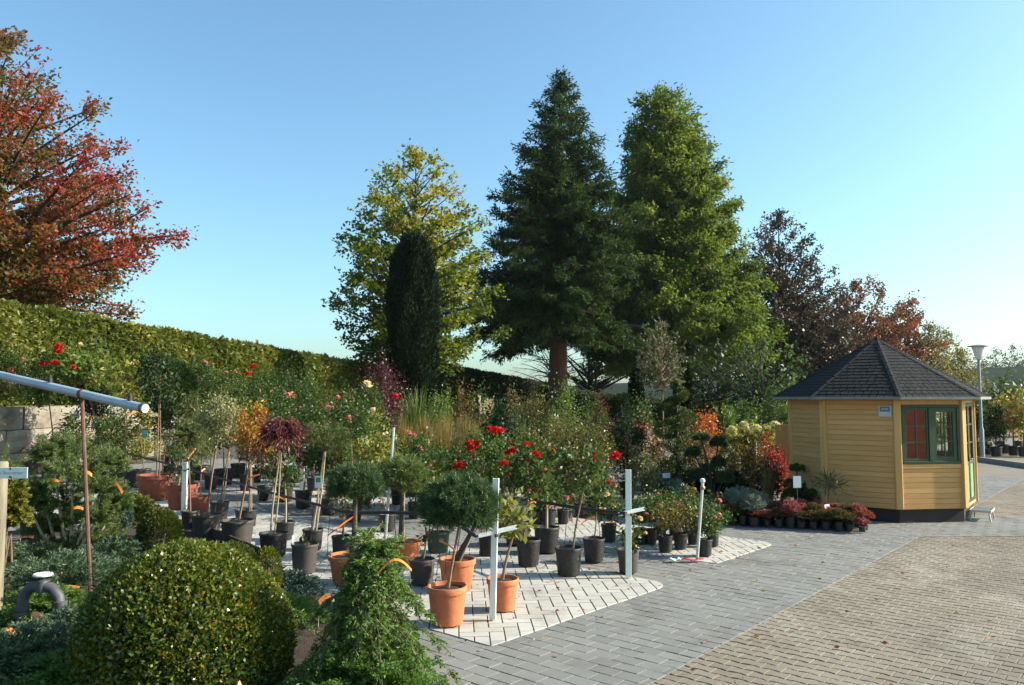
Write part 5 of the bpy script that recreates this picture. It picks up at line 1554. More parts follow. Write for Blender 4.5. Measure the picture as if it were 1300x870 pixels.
std(773, 687, 20, BP, 1.05, 773, 650, 17, 18, 'rosebush', 'low rose bush with an orange tag in a black pot beyond the small rose standard', 'rose', 'potted_rose', sr=.008, flowers=[(3, 'peach_petal')], tags=((.6, .12, .3, .3),))
std(812, 690, 19, BP, .95, 812, 655, 16, 18, 'rosebush', 'low rose bush in a black pot between second white post and rose bush row', 'rose', 'potted_rose', sr=.008, flowers=[(2, 'pink_petal'), (1, 'peach_petal')], tags=((.4, .12, .3, .2),))
std(657, 690, 34, GP, .80, 648, 606, 26, 30, 'rose', 'red-flowered rose in a big dusty pot behind the yellow-green tree', 'rose', 'potted_rose', sr=.013, flowers=RF[:2] + [(6, 'red_petal')], tags=())
std(683, 665, 15, BP, 1.1, 683, 640, 14, 17, 'rosebush', 'pink rose bush in the first small black pot behind the rose standards', 'rose', 'potted_rose', sr=.008, flowers=[(2, 'pink_petal')])
std(697, 666, 18, BP, 1.0, 704, 628, 14, 18, 'rosebush', 'pink rose bush in the second small black pot behind the rose standards', 'rose', 'potted_rose', sr=.008, flowers=[(3, 'pink_petal')])
std(715, 664, 16, BP, 1.05, 716, 634, 15, 17, 'rosebush', 'pink rose bush in the third small black pot behind the rose standards', 'rose', 'potted_rose', sr=.008, flowers=[(3, 'pink_petal')])
std(620, 704, 26, BP, 1.0, 612, 590, 30, 28, 'rose', 'rose with big red flower clusters in a black pot hidden by the front pines', 'rose', 'potted_rose', sr=.012, flowers=RF)
# --- left part, front line of pots
std(301, 692, 41, GP, .76, 321, 549, 23, 33, 'orange', 'orange and gold maple on a leaning stem in a broad dark pot', sr=.015, bx=302, tags=((.55, .2, .3, .7),), ckw=dict(cov=4.2))
std(347, 705, 36, BP, .78, 356, 556, 33, 36, 'maple', 'weeping dark red maple on twin stems', sr=.012, twin=True, bx=343, sm='cane', ckw=dict(), tags=(), cards=((328, 688, 'white_tag', .09, .10, .1),))
std(262, 684, 37, GP, .82, 279, 529, 27, 25, 'varieg', 'cream-variegated ball crown on a leaning stem with an orange band', sr=.015, bx=262, tags=((.86, .24, 1.9, 1.4),))
std(241, 674, 22, GP, 1.15, 239, 549, 28, 29, 'willow', 'pale green fine-leaved willow standard beside the terracotta pots', sr=.012, tags=((.80, .22, 1.1, 1.1),))
std(278, 660, 24, BP, .95, 291, 561, 17, 18, 'bluepine', 'small blue-green pine ball on a stem in a black pot', 'potted pine', 'potted_pine', sr=.013, bx=280, stake=True)
std(312, 668, 28, BP, .74, 318, 580, 17, 15, 'bluepine', 'blue-green dwarf conifer standard behind the orange maple', 'potted pine', 'potted_pine', sr=.014, stake=True, bx=316)
std(196, 634, 44, TD, .70, 203, 480, 25, 32, 'darkleaf', 'dark round-crowned standard on a tall twin-caned stem in a broad terracotta bowl', sr=.014, bx=198, twin=True, tags=((.62, .3, 2.9, -.2),), cards=((184, 551, 'green_tag', .12, .16, .3, 0.0, 'blue_tag'),))
std(231, 645, 40, TD, .75, 228, 590, 20, 24, 'leafy', 'bushy green tree in a big terracotta pot behind the short white post', sr=.022, bx=225, tags=(), ckw=dict(cov=1.2))
std(254, 651, 25, TD, .82, 257, 560, 16, 24, 'willow', 'thin light green standard in the smaller terracotta pot', sr=.009, tags=((.55, .12, 1.3, .9),))
std(361, 684, 25, BP, .86, 362, 600, 18, 20, 'leafy', 'small green standard with a green picture label in a black pot', sr=.014, bx=362, sm='cane', cards=((366, 598, 'green_tag', .14, .17, .1),), tags=((.55, .14, 3.9, .8),))
std(397, 697, 26, BP, .95, 412, 560, 37, 24, 'pine_yel', 'yellowish spreading pine standard with flat layered crown', 'potted pine', 'potted_pine', sr=.016, twin=True, bx=396, cards=((404, 612, 'white_tag', .10, .17, .5, 0.0, 'green_tag'),), tags=(), sm='cane')
std(386, 726, 34, GP, 1.03, 388, 688, 9, 8, 'leafy', 'tall dusty pot with hardly any leaves on it behind the juniper', 'potted plant', 'potted_plant', sr=.008, ckw=dict(cov=.8), cards=((372, 690, 'white_tag', .03, .2, .1, .4),))
std(434, 706, 27, BP, .92, 436, 640, 13, 20, 'leafy', 'young slim tree with two orange tags in a black pot', sr=.013, tags=((.45, .20, 3.5, -.3), (.85, .16, .8, .7)), ckw=dict(cov=1.4))
std(385, 644, 22, BP, .9, 388, 575, 16, 20, 'darkleaf', 'dark leafed standard behind the red maple', sr=.014, tags=((.7, .18, .5, .7),), cards=((389, 572, 'white_tag', .06, .06, 0),))
std(418, 652, 23, BP, .86, 424, 575, 22, 20, 'pine_yel', 'smaller yellowish pine standard beyond the layered one', 'potted pine', 'potted_pine', sr=.014, twin=True)
std(361, 636, 22, BP, .82, 352, 545, 26, 26, 'rose', 'pink rose standard behind the red maple in a black pot', 'rose', 'potted_rose', sr=.012, flowers=[(367, 501, 6, 'pink_petal'), (3, 'pink_petal')])
std(449, 661, 21, BP, .85, 446, 540, 30, 30, 'rose', 'pink rose standard left of the leaning pole', 'rose', 'potted_rose', sr=.012, flowers=[(429, 504, 5, 'pink_petal'), (417, 517, 5, 'pink_petal'), (443, 530, 6, 'pink_petal'), (473, 520, 5, 'peach_petal')])
std(492, 673, 22, BP, .9, 470, 575, 20, 19, 'yelgreen', 'golden-green leafed standard touching the leaning pole', sr=.012, tags=((.2, .2, 2.2, 1.2),))
std(527, 657, 19, BP, 1.0, 530, 585, 22, 26, 'rosebush', 'leafy rose in a black pot straight behind the second front pine', 'rose', 'potted_rose', sr=.012, flowers=[(2, 'pink_petal')])
# --- farther pots on the left
std(255, 609, 22, BP, .8, 256, 540, 20, 22, 'leafy', 'green standard in the back row left of two side-by-side black pots', sr=.015, tags=((.6, .25, .4, .6),))
std(284, 615, 24, BP, .8, 282, 500, 26, 26, 'rose', 'red rose standard in the back row before the wall', 'rose', 'potted_rose', sr=.015, flowers=[(321, 465, 6, 'red_petal'), (315, 474, 5, 'red_petal'), (5, 'red_petal')], tags=((.5, .25, .4, .6),))
std(302, 606, 19, BP, .9, 330, 494, 27, 30, 'rose', 'rose standard with scattered pink and red blooms against the hedge', 'rose', 'potted_rose', sr=.014, flowers=[(299, 471, 4, 'pink_petal'), (285, 472, 4, 'pink_petal'), (321, 466, 5, 'red_petal'), (368, 501, 6, 'peach_petal')])
std(217, 598, 17, BP, 1.0, 218, 572, 13, 15, 'willow', 'low grey-green plant in a black pot beside the wall', 'potted plant', 'potted_plant', sr=.01)
std(324, 612, 16, BP, 1.0, 325, 570, 15, 20, 'darkleaf', 'dark bushy plant in a small black pot in the back row', 'potted plant', 'potted_plant', sr=.012)
std(168, 618, 22, BP, .95, 160, 480, 32, 32, 'yelgreen', 'yellow-green bushy standard above the middle of the grey pipe', sr=.02, bx=158, ckw=dict(leaf=.13), tags=((.7, .3, .5, .5),))
std(150, 606, 20, BP, .9, 108, 470, 34, 34, 'glossy', 'standard with large shiny green leaves above the rusty rod', sr=.02, bx=140, ckw=dict(leaf=.17), flowers=[(52, 462, 5, 'red_petal'), (65, 461, 5, 'red_petal')], tags=((.6, .3, 3.4, -.3),))
std(120, 604, 20, BP, .9, 122, 500, 24, 28, 'darkleaf', 'dark drooping standard just left of the rusty rod by the wall', sr=.02, bx=90, cards=((97, 527, 'white_tag', .16, .22, .1),))
std(70, 606, 20, BP, .9, 62, 484, 30, 32, 'rose', 'rose standard with bright red blooms below the hedge at far left', 'rose', 'potted_rose', sr=.018, flowers=[(74, 440, 8, 'red_petal'), (75, 446, 6, 'red_petal'), (54, 462, 6, 'red_petal'), (71, 460, 6, 'red_petal'), (93, 465, 6, 'red_petal'), (102, 437, 4, 'peach_petal')], tags=((.55, .3, .3, .5),), cards=((51, 514, 'red_tag', .14, .14, 0),))
std(30, 604, 20, BP, .9, 12, 480, 30, 34, 'rose', 'leftmost rose standard, pink bloom above the grey pipe', 'rose', 'potted_rose', sr=.018, flowers=[(14, 469, 6, 'pink_petal'), (29, 456, 4, 'pink_petal')])
std(215, 606, 17, BP, .9, 216, 492, 30, 32, 'darkball', 'very dark dense round standard against the hedge beside the pipe end', sr=.02, ckw=dict(leaf=.1))
std(243, 600, 17, BP, .9, 252, 478, 20, 26, 'rose', 'rose standard with small coral blooms behind the dark round one', 'rose', 'potted_rose', sr=.014, flowers=[(188, 457, 5, 'red_petal'), (174, 462, 5, 'pink_petal'), (198, 449, 4, 'red_petal'), (262, 460, 4, 'pink_petal')])

# more stock standing between the rows and before the wall
MORE = [
 (95, 612, 20, BP, 96, 548, 17, 22, 'leafy', 'slim leafy standard in front of the wall just right of the grey post'),
 (135, 622, 21, BP, 140, 545, 18, 20, 'rose', 'short rose standard before the wall right of the rusty rod'),
 (182, 612, 18, BP, 178, 540, 17, 22, 'yelgreen', 'thin yellowish standard below the end of the grey pipe'),
 (205, 616, 18, BP, 213, 535, 16, 20, 'leafy', 'green standard between the terracotta bowl and the wall'),
 (238, 618, 18, BP, 240, 515, 20, 26, 'willow', 'tall wispy pale shrub at the right end of the wall'),
 (268, 620, 18, BP, 268, 550, 17, 20, 'darkleaf', 'dark leafy standard behind the variegated one'),
 (313, 622, 19, BP, 312, 535, 20, 22, 'yelgreen', 'yellow-leaved standard behind the orange maple'),
 (336, 634, 20, BP, 338, 590, 16, 17, 'leafy', 'low green bush in a pot behind the red maple stems'),
 (345, 606, 16, BP, 346, 548, 22, 26, 'rose', 'leafy rose standard in the back row behind the red maple'),
 (372, 612, 17, BP, 376, 540, 22, 26, 'leafy', 'green round-headed standard behind the layered pine'),
 (398, 622, 18, BP, 400, 535, 24, 26, 'rose', 'bushy rose standard above the layered pine'),
 (412, 606, 16, BP, 425, 545, 22, 26, 'yelgreen', 'yellow-green standard in the back row left of the leaning pole'),
 (436, 630, 18, BP, 442, 560, 20, 22, 'yelgreen', 'golden-green bush in a pot behind the broad pine'),
 (462, 640, 19, BP, 464, 590, 18, 16, 'yellow', 'low golden shrub in a pot behind the broad flat pine'),
 (470, 616, 17, BP, 478, 548, 22, 24, 'rose', 'leafy rose standard right behind the leaning pole top'),
 (505, 640, 18, BP, 503, 572, 20, 22, 'yelgreen', 'yellowish leafed bush between leaning pole and middle pine'),
 (548, 640, 18, BP, 545, 585, 22, 22, 'rosebush', 'dark green rose bush in a pot behind the golden shrub head'),
 (585, 662, 20, BP, 590, 600, 20, 24, 'rosebush', 'rose bush in a black pot hidden behind the nearest pine'),
 (604, 640, 18, BP, 606, 575, 22, 24, 'rosebush', 'rose bush in a black pot below the red flower clusters'),
 (640, 650, 18, BP, 640, 585, 22, 26, 'rosebush', 'rose bush in a black pot straight behind the first white post'),
 (738, 655, 18, BP, 738, 610, 18, 22, 'hiprose', 'yellowing rose bush in a pot behind the smaller rose standard'),
 (760, 652, 17, BP, 762, 615, 16, 20, 'rosebush', 'green rose bush in a pot left of the shaded path'),
]
for (px, pb, pw, k_, cx_, cy__, rx_, rz_, st_, lb_) in MORE:
    fl = [(2, 'pink_petal'), (1, 'red_petal')] if st_ in ('rose', 'rosebush') else None
    std(px, pb, pw, k_, random.uniform(.85, 1.05), cx_, cy__, rx_, rz_, st_, lb_, 'rose' if 'ros' in st_ else 'potted tree', 'potted_rose' if 'ros' in st_ else 'potted_tree', sr=.012, flowers=fl, stake=random.random() < .4,
        tags=((random.uniform(.4, .8), .16, random.uniform(-.6, .6), random.uniform(-.2, .9)),) if random.random() < .55 else (), cards=((cx_ + random.uniform(-4, 4), cy__ + rz_ + random.uniform(2, 10), 'white_tag', .06, .10, 0),) if random.random() < .35 else ())

# --- low rose bushes in black pots beside the metal pole
rb = [(826, 690, 17), (845, 700, 19), (864, 696, 18), (880, 690, 16), (895, 705, 19), (838, 684, 16), (857, 684, 16), (905, 693, 16), (874, 680, 15)]
words_ = ['first from the left', 'at the front left corner', 'in the middle of the front', 'straight behind the metal pole', 'just right of the metal pole', 'at the back left', 'at the back middle', 'at the right end', 'furthest back']
for (px, pb, pw), wd_ in zip(rb, words_):
    std(px, pb, pw, BP, 1.05, px + random.uniform(-2, 4), pb - 38, 20, 23, 'rosebush', 'low pink-budded rose bush ' + wd_ + ' of its block', 'rose', 'potted_rose', 'low rose bushes by the metal pole', sr=.007, flowers=[(3, 'pink_petal')], ckw=dict(lm='rosehip' if random.random() < .4 else 'rose', leaf=.045))

# thin drip tubes hanging from the hoses into the pots
import itertools
for (hx_, hy_, hd_, px, pb) in ((330, 622, 12.8, 301, 684), (365, 630, 12.1, 361, 676), (398, 640, 11.2, 397, 690), (420, 645, 10.8, 386, 712), (452, 651, 10.2, 434, 698), (500, 651, 9.6, 515, 705), (545, 655, 9.1, 536, 728), (566, 660, 8.8, 580, 728), (585, 669, 8.4, 568, 765), (240, 596, 15.6, 241, 662), (280, 609, 14.2, 262, 672), (690, 638, 11, 694, 690), (720, 643, 10.6, 722, 712), (760, 649, 10.1, 754, 700), (650, 632, 11.7, 671, 703), (300, 614, 13.6, 312, 660)):
    a0 = P(hx_, hy_, hd_); e0_ = G(px, pb + 8); e0_ = Vector((e0_.x, e0_.y, .27))
    sag = Vector((random.uniform(-.1, .1), -.05, 0)); m1 = a0.lerp(e0_, .45) + sag; m1.z = min(a0.z, e0_.z) - random.uniform(.05, .16) * (1 if random.random() < .6 else -1)
    o = hose('drip_tube', [a0, a0.lerp(m1, .5) + Vector((0, 0, -.02)), m1, e0_ + Vector((0, 0, .04)), e0_ - Vector((0, 0, .04))], .0045, 'thin black drip tube hanging from a hose into a plant pot', 'drip tube', n=5)
    o['group'] = 'drip tubes from the hoses'
# ================================================================== conifer bed, lower left
def gp(px, py, z=.04): return G(px, py, z)
# the big box ball
d = 6.0
b = atdepth(246, d, .05); rr = 121 * mpp(d); cz = zat(820, d)
t = root('box_ball', 'large clipped box ball with golden shoot tips at the front left', 'box shrub', b)
n = 52000
pos, out, amp = shell_ball(n, rr * .96, rr * .96, rr * .94, .13, .20, 77, 46)
keep = pos[:, 2] > -cz - .02; pos, out, amp = pos[keep], out[keep], amp[keep]; n = len(pos)
ax = out * .5 + R_.normal(size=(n, 3)) * .65 + np.array([0, 0, .2])
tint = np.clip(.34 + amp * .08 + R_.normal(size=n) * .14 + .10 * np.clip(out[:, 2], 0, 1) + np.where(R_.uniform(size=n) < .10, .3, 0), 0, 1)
sz = .031 * R_.uniform(.7, 1.35, n)
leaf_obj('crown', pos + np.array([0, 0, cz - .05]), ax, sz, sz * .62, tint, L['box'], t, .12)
# young shoots sticking out in whorls
K = 1300
dd_ = nrm(R_.normal(size=(K, 3)) + np.array([0, 0, .6])); dd_[:, 2] = np.abs(dd_[:, 2]) * .98 - .02; i = np.repeat(np.arange(K), 9)
base_ = dd_ * rr * 1.0
p_ = base_[i] + dd_[i] * R_.uniform(-.02, .035, len(i))[:, None]
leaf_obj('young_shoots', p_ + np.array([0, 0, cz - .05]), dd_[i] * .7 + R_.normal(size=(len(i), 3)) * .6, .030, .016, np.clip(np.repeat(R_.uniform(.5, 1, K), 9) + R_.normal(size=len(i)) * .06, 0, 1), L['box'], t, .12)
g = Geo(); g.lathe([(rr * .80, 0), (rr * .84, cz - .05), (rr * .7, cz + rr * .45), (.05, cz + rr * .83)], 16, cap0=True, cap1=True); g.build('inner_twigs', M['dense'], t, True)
add_tag(t, P(301, 884, d - rr * 1.02) - b, .05, 1.4, 2.2, 'orange', .05)

# weeping hemlock right of it
b = atdepth(468, 5.9, .05)
t = root('hemlock', 'small weeping hemlock with nodding tip beside the grey paving', 'conifer', b)
hz = zat(696, 5.9) - .05
rg = np.random.default_rng(4)
g = Geo(); tp = [Vector((0, 0, 0)), Vector((.03, .02, hz * .5)), Vector((.05, 0, hz * .85)), Vector((.0, -.03, hz)), Vector((-.12, -.05, hz - .02))]
g.tube(tp, [.028, .02, .012, .007, .004], 7)
PA, PB, PC_ = [], [], []
K = 92
for k in range(K):
    s = (k + .5) / K
    z0 = hz * (.16 + .84 * s); az = k * 2.399 + rg.normal() * .3; ln = (.66 * (1 - s) ** .8 + .07) * rg.uniform(.45, 1.3)
    dv = np.array([math.cos(az), math.sin(az), 0])
    st = np.array([.05 * s, 0, z0]); up_ = .10 * rg.uniform(.4, 1.6); dr = .46 * rg.uniform(.5, 1.4) * (ln / .6)
    pts = [st + dv * ln * q + np.array([0, 0, up_ * math.sin(q * 2.2) - dr * q ** 2.2]) for q in np.linspace(0, 1, 7)]
    g.tube(pts, [.006, .005, .004, .0035, .003, .002, .001], 4, cap=False)
    for q in range(1, 6):
        for sd in (-1, 1):
            p = pts[q]; tdir = nrm(pts[q + 1] - pts[q - 1]); lt = nrm(np.cross(tdir, [0, 0, 1.0])) * sd
            v = nrm(tdir * .7 + lt * .8 + np.array([0, 0, -.35]) + rg.normal(size=3) * .2) * (.20 * (1.1 - q / 7) * rg.uniform(.6, 1.3))
            PA.append(p); PB.append(p + v)
    PA.append(pts[4]); PB.append(pts[6])
PA, PB = np.array(PA), np.array(PB); m_ = len(PA)
tk = g.build('trunk', M['bark'], t, True)
q = batch_tubes(PA, PB, .003, .0012, 3); link('twigs', quads_mesh('twigs', q, np.full(len(q), .5), M['stem']), tk)
i = np.repeat(np.arange(m_), 38); s = rg.uniform(0, 1.05, len(i))[:, None]
p = PA[i] * (1 - s) + PB[i] * s; tdir = nrm(PB - PA)[i]; lt = nrm(np.cross(tdir, np.array([0, 0, 1.0]) + .01)) * np.where(rg.uniform(size=len(i)) < .5, -1, 1)[:, None]
leaf_obj('crown', p + rg.normal(size=(len(i), 3)) * .006 - np.array([0, 0, .012]) * s, tdir * .5 + lt * .8 + rg.normal(size=(len(i), 3)) * .3 + np.array([0, 0, -.15]), 0.032 * rg.uniform(.6, 1.3, len(i)), .0115,
         np.clip(.32 + .3 * s[:, 0] + rg.normal(size=len(i)) * .15, 0, 1), L['hemlock'], t)
add_tag(t, P(478, 730, 5.6) - b, .24, .12, .35, 'orange', .035, True)
# low skirt conifer at the very front
def mat_plant(px, py, rx, rz, style, label, K=None, per=None, name='juniper', cat='juniper', z=.05, group=None, **kw):
    b = G(px, py, z); s = mpp(b.y)
    t = root(name, label, cat, b, group)
    a = {}
    if K: a['K'] = K
    if per: a['per'] = per
    a.update(kw)
    crown(style, t, (0, 0, rz * s * .12), rx * s, rz * s, 'foliage', **a)
    g = Geo()
    for q in range(5):
        az = 2 * PI * q / 5 + .3; e = Vector((math.cos(az) * rx * s * .55, math.sin(az) * rx * s * .55, rz * s * .35)); g.tube([Vector((0, 0, -.02)), e * .5 + ZV * .04, e], [.014, .010, .004], 5)
    g.build('stem', M['stem'], t, True)
    return t
mat_plant(462, 900, 105, 62, 'greenjuniper', 'low spreading green conifer filling the bottom edge below the hemlock', 150, 150, leaf=.035)
mat_plant(350, 800, 70, 36, 'greenjuniper', 'shaded green juniper between box ball and hemlock', 70, 110, leaf=.035)
JN = [(75, 762, 88, 52, 'juniper', 'grey-green juniper around the rusty rod'),
      (150, 735, 70, 44, 'juniper', 'spreading juniper behind the rusty rod'),
      (110, 825, 85, 48, 'juniper', 'dark juniper at the foot of the box ball by the bent pipe'),
      (20, 870, 110, 62, 'juniper', 'deeply shaded juniper in the bottom left corner'),
      (50, 792, 62, 40, 'greenjuniper', 'greener juniper under the bent water pipe'),
      (215, 722, 52, 30, 'juniper', 'low juniper with an orange loop behind the box ball'),
      (30, 735, 60, 40, 'juniper', 'juniper behind the wooden name plate post'),
      (175, 780, 60, 40, 'juniper', 'juniper squeezed between rusty rod and box ball'),
      (360, 762, 52, 30, 'bluejuniper', 'blue-green flat juniper left of the hemlock'),
      (110, 880, 90, 50, 'greenjuniper', 'dark green juniper at the bottom edge left of the box ball')]
for px, py, rx, rz, st, lb in JN: mat_plant(px, py, rx, rz, st, lb, 90, 130, leaf=.042)
for k, (px, py, ln, az, lp_, lb) in enumerate(((157, 722, .24, .6, True, 0), (205, 706, .20, .1, False, 0), (26, 682, .36, -.6, False, 0), (66, 736, .14, .6, True, 0), (74, 748, .20, .1, False, 0), (40, 780, .14, -.4, False, 0), (48, 795, .1, .2, True, 0), (92, 796, .18, .2, True, 0), (352, 800, .2, 1.2, True, 0), (405, 766, .26, 1.4, False, 0), (138, 690, .1, .4, True, 0), (0, 806, .1, .2, True, 0), (116, 793, .14, 2.0, False, 0))):
    b = G(px, py, .30); q = root('plant_tag', ('bent orange label loop in the junipers right of the rusty rod', 'flat orange label lying near the golden thuja', 'long straight orange label leaning below the mountain pine', 'curled orange label behind the white tap wheel', 'orange label sticking out right of the tap', 'orange label in front of the bent pipe', 'small curled orange label low by the bent pipe', 'curved orange label beside the box ball shade', 'orange loop label between box ball and hemlock', 'upright orange label left of the hemlock', 'small orange loop label by the golden thuja pot', 'orange label at the left picture edge', 'dark orange label at the edge of the box ball')[k], 'plant label', b)
    o = add_tag(q, (0, 0, 0), ln, az, .25, 'orange', .045, lp_); o.name = 'strip'
    g = Geo(); g.tube([Vector((0, 0, .01)), Vector((-.01, .02, -.22))], .004, 5); g.build('tie', M['cane'], q)
# mountain pine
b = G(88, 722, .05); s = mpp(b.y)
t = root('mountain_pine', 'bushy mountain pine with pale branches left of the rusty rod', 'pine', b)
lobes = [(95, 578, 40, 34), (92, 605, 46, 36), (52, 622, 36, 34), (128, 622, 40, 34), (84, 640, 46, 34), (122, 662, 38, 28), (65, 575, 28, 26), (142, 592, 26, 26), (105, 690, 36, 22), (35, 640, 24, 24), (150, 640, 24, 26), (60, 672, 34, 26), (90, 660, 36, 26), (140, 690, 30, 22), (60, 700, 30, 18)]
g = Geo(); base0 = Vector((0, 0, 0))
for k, (cx, cy_, rx, rz) in enumerate(lobes):
    dy = random.uniform(-.25, .25)
    c = P(cx, cy_, b.y + dy) - b
    crown('mugo', t, c, rx * s, rz * s, 'foliage', K=56, per=130)
    g.tube([base0 + Vector((random.uniform(-.05, .05), 0, -.02)), base0.lerp(c, .45) + Vector((random.uniform(-.06, .06), -.04, -.05)), c], [.028, .02, .008], 7)
g.build('trunk', M['cane'], t, True)
add_tag(t, P(66, 610, b.y - .45) - b, .09, .4, .2, 'orange', .04); add_tag(t, P(94, 645, b.y - .4) - b, .10, .5, .3, 'orange', .035); add_tag(t, P(146, 612, b.y - .3) - b, .15, -.5, -.5, 'orange', .035); add_tag(t, P(110, 600, b.y - .5) - b, .06, .2, .2, 'orange', .04)
# container in the shade of the pine
std(45, 690, 38, BP, .8, 52, 640, 18, 18, 'darkleaf', 'shaded conifer in a dark pot behind the wooden post', 'potted plant', 'potted_plant', sr=.012)
bush(18, 8.9, 612, 46, 'goldthuja', 'golden-green thuja right behind the wooden name plate post', 'thuja', 'conifer', zb=.05, ckw=dict(K=150))
bush(8, 10.5, 562, 60, 'mugo', 'yellowish pine bush at the left edge above the name plate', 'mountain_pine', 'pine', zb=.05, ckw=dict(K=200))
std(168, 700, 32, BP, .5, 165, 664, 32, 28, 'goldthuja', 'golden thuja bush in a low pot beside the dark plank', 'potted conifer', 'potted_conifer', ckw=dict(leaf=.055, K=150, lo=-.3))
bush(208, 9.9, 648, 50, 'thujaball', 'mid-green dwarf conifer right of the golden thuja', 'dwarf_conifer', 'conifer', zb=.05, ckw=dict(leaf=.04))
bush(150, 10.6, 612, 46, 'bluepine', 'blue-green pine bush behind the golden thuja', 'dwarf_pine', 'pine', zb=.05, ckw=dict(ln=.06, K=220, w=.007))
bush(343, 8.4, 697, 34, 'boxball', 'tiny clipped box ball behind the big one', 'box_ball', 'box shrub', zb=.05, ckw=dict(leaf=.026))
bush(300, 8.2, 691, 62, 'boxball', 'light green low cushion behind the big box ball', 'box_ball', 'box shrub', zb=.05, ckw=dict(leaf=.026, lm='spiral'))
std(268, 708, 18, GP, .6, 268, 700, 6, 4, 'leafy', 'short grey-green cup-like pot at the plank', 'potted plant', 'potted_plant', sr=.006, ckw=dict(leaf=.03, cov=.8))

# ================================================================== mixed shrubs in the middle and back
RED, PNK, PCH = 'red_petal', 'pink_petal', 'peach_petal'
bush(350, 19, 478, 60, 'rosebush', 'rose bush with pink blooms against the long hedge left of middle', 'rose_bush', 'rose', flowers=[(4, PNK)])
bush(395, 20, 488, 66, 'rosebush', 'wide rose bush below the hedge behind the layered pine', 'rose_bush', 'rose', flowers=[(3, PNK), (1, RED)])
bush(432, 18, 500, 60, 'hiprose', 'rose bush with yellowing leaves and one pink bloom', 'rose_bush', 'rose', flowers=[(441, 530, 6, PNK), (2, PNK)])
bush(462, 21, 485, 50, 'rosebush', 'rose bush with pale yellow bloom before the red-purple shrub', 'rose_bush', 'rose', flowers=[(466, 487, 8, PCH), (474, 520, 5, PCH)])
bush(486, 24, 467, 66, 'purple', 'dark red-purple shrub in front of the columnar yew', 'shrub', 'shrub', ckw=dict(cov=4.2, K=44), flowers=[(502, 503, 7, RED)])
bush(470, 16, 525, 56, 'yelgreen', 'yellowing leafy bush behind the leaning pole', 'shrub', 'shrub')
bush(420, 15.5, 530, 50, 'rosebush', 'dark green rose bush above the layered pine', 'rose_bush', 'rose', flowers=[(2, PNK)])
bush(380, 24, 470, 60, 'leafy', 'green shrub pressed against the long hedge', 'shrub', 'shrub')
grass(527, 23, 482, 64, 'grass', 'tall fresh green grass clump under the columnar yew', 700, .6, .02)
for k, (px, dd, yt) in enumerate(((512, 20, 524), (540, 19.5, 522), (566, 20, 520), (590, 20.5, 522), (525, 18.2, 538), (556, 18, 536), (582, 18.2, 535), (603, 19.4, 530))):
    grass(px, dd, yt, 44, 'drygrass', 'golden-brown grass clump ' + ('at the left of the back row', 'second in the back row', 'third in the back row', 'at the right of the back row', 'left in the front row', 'middle of the front row', 'right in the front row', 'beside the pale plume grass')[k] + ' of the grasses', 420, .28, .012, group='golden grasses in the middle')
bush(556, 25, 492, 50, 'yelgreen', 'light yellow-green shrub right of the fresh green grass', 'shrub', 'shrub', ckw=dict(lm='bright'))
bush(588, 23, 484, 34, 'orangered', 'slim shrub with reddish shoot tips before the dark hedge', 'shrub', 'shrub', ckw=dict(cov=1.6, lm='redtip'))
bush(606, 24, 496, 36, 'leafy', 'green shrub between reddish tips and plume grass', 'shrub', 'shrub')
bush(652, 23, 490, 22, 'orangered', 'slender reddish shoots in front of the dark hedge', 'shrub', 'shrub', ckw=dict(cov=1.2, lm='redtip'))
grass(618, 21, 512, 40, 'drygrass', 'grass clump with pale feathery plumes', 300, .4, .012, plumes=6)
bush(640, 18.5, 512, 46, 'darkleaf', 'dark evergreen shrub behind the red rose clusters', 'shrub', 'shrub')
bush(556, 16, 556, 90, 'rosebush', 'broad rose bush with pale pink blooms left of the red clusters', 'rose_bush', 'rose', flowers=[(523, 552, 5, PNK), (527, 553, 4, PNK), (519, 548, 4, PNK), (543, 560, 4, PNK), (3, PNK)])
bush(545, 14.3, 572, 70, 'rosebush', 'dense green rose bush behind the golden shrub head', 'rose_bush', 'rose', flowers=[(2, PNK)])
bush(610, 15.5, 560, 60, 'rosebush', 'rose bush with clustered red blooms right of the broad pink one', 'rose_bush', 'rose', flowers=[(596, 562, 7, RED), (604, 568, 7, RED), (600, 574, 6, RED), (3, RED)])
bush(640, 16.2, 548, 54, 'rosebush', 'rose bush topped by two red bloom heads', 'rose_bush', 'rose', flowers=[(628, 545, 8, RED), (636, 546, 7, RED), (623, 543, 5, RED)])
bush(680, 21, 502, 60, 'hiprose', 'tall yellow-green shrub left of the sequoia trunk foot', 'shrub', 'shrub')
grass(664, 20, 520, 44, 'grass', 'arching green grass below the dark hedge end', 420, .7, .014)
bush(715, 20.5, 492, 56, 'hiprose', 'tall shrub with upright leafy shoots in front of the sequoia trunk', 'shrub', 'shrub', ckw=dict(lm='bright', cov=2.0))
bush(748, 21, 500, 44, 'hiprose', 'tall leafy shrub with upright shoots right of the sequoia trunk', 'shrub', 'shrub', ckw=dict(lm='green', cov=2.0))
bush(700, 17.5, 530, 90, 'hiprose', 'wide wild rose with orange hips and yellowing leaves', 'rose_bush', 'rose')
bush(750, 17, 536, 70, 'hiprose', 'wild rose with orange-tinged leaves right of the wide one', 'rose_bush', 'rose', ckw=dict(lm='rosehip'))
bush(672, 15, 556, 54, 'rosebush', 'green rose bush with a few red blooms above the standards', 'rose_bush', 'rose', flowers=[(4, RED)])
bush(725, 14.4, 566, 60, 'hiprose', 'rose bush with reddish young shoots behind the leaning rose stem', 'rose_bush', 'rose', flowers=[(2, RED)])
bush(762, 22, 506, 36, 'redshrub', 'red-leaved shrub right of the tall leafy ones', 'shrub', 'shrub', ckw=dict(cov=1.6))
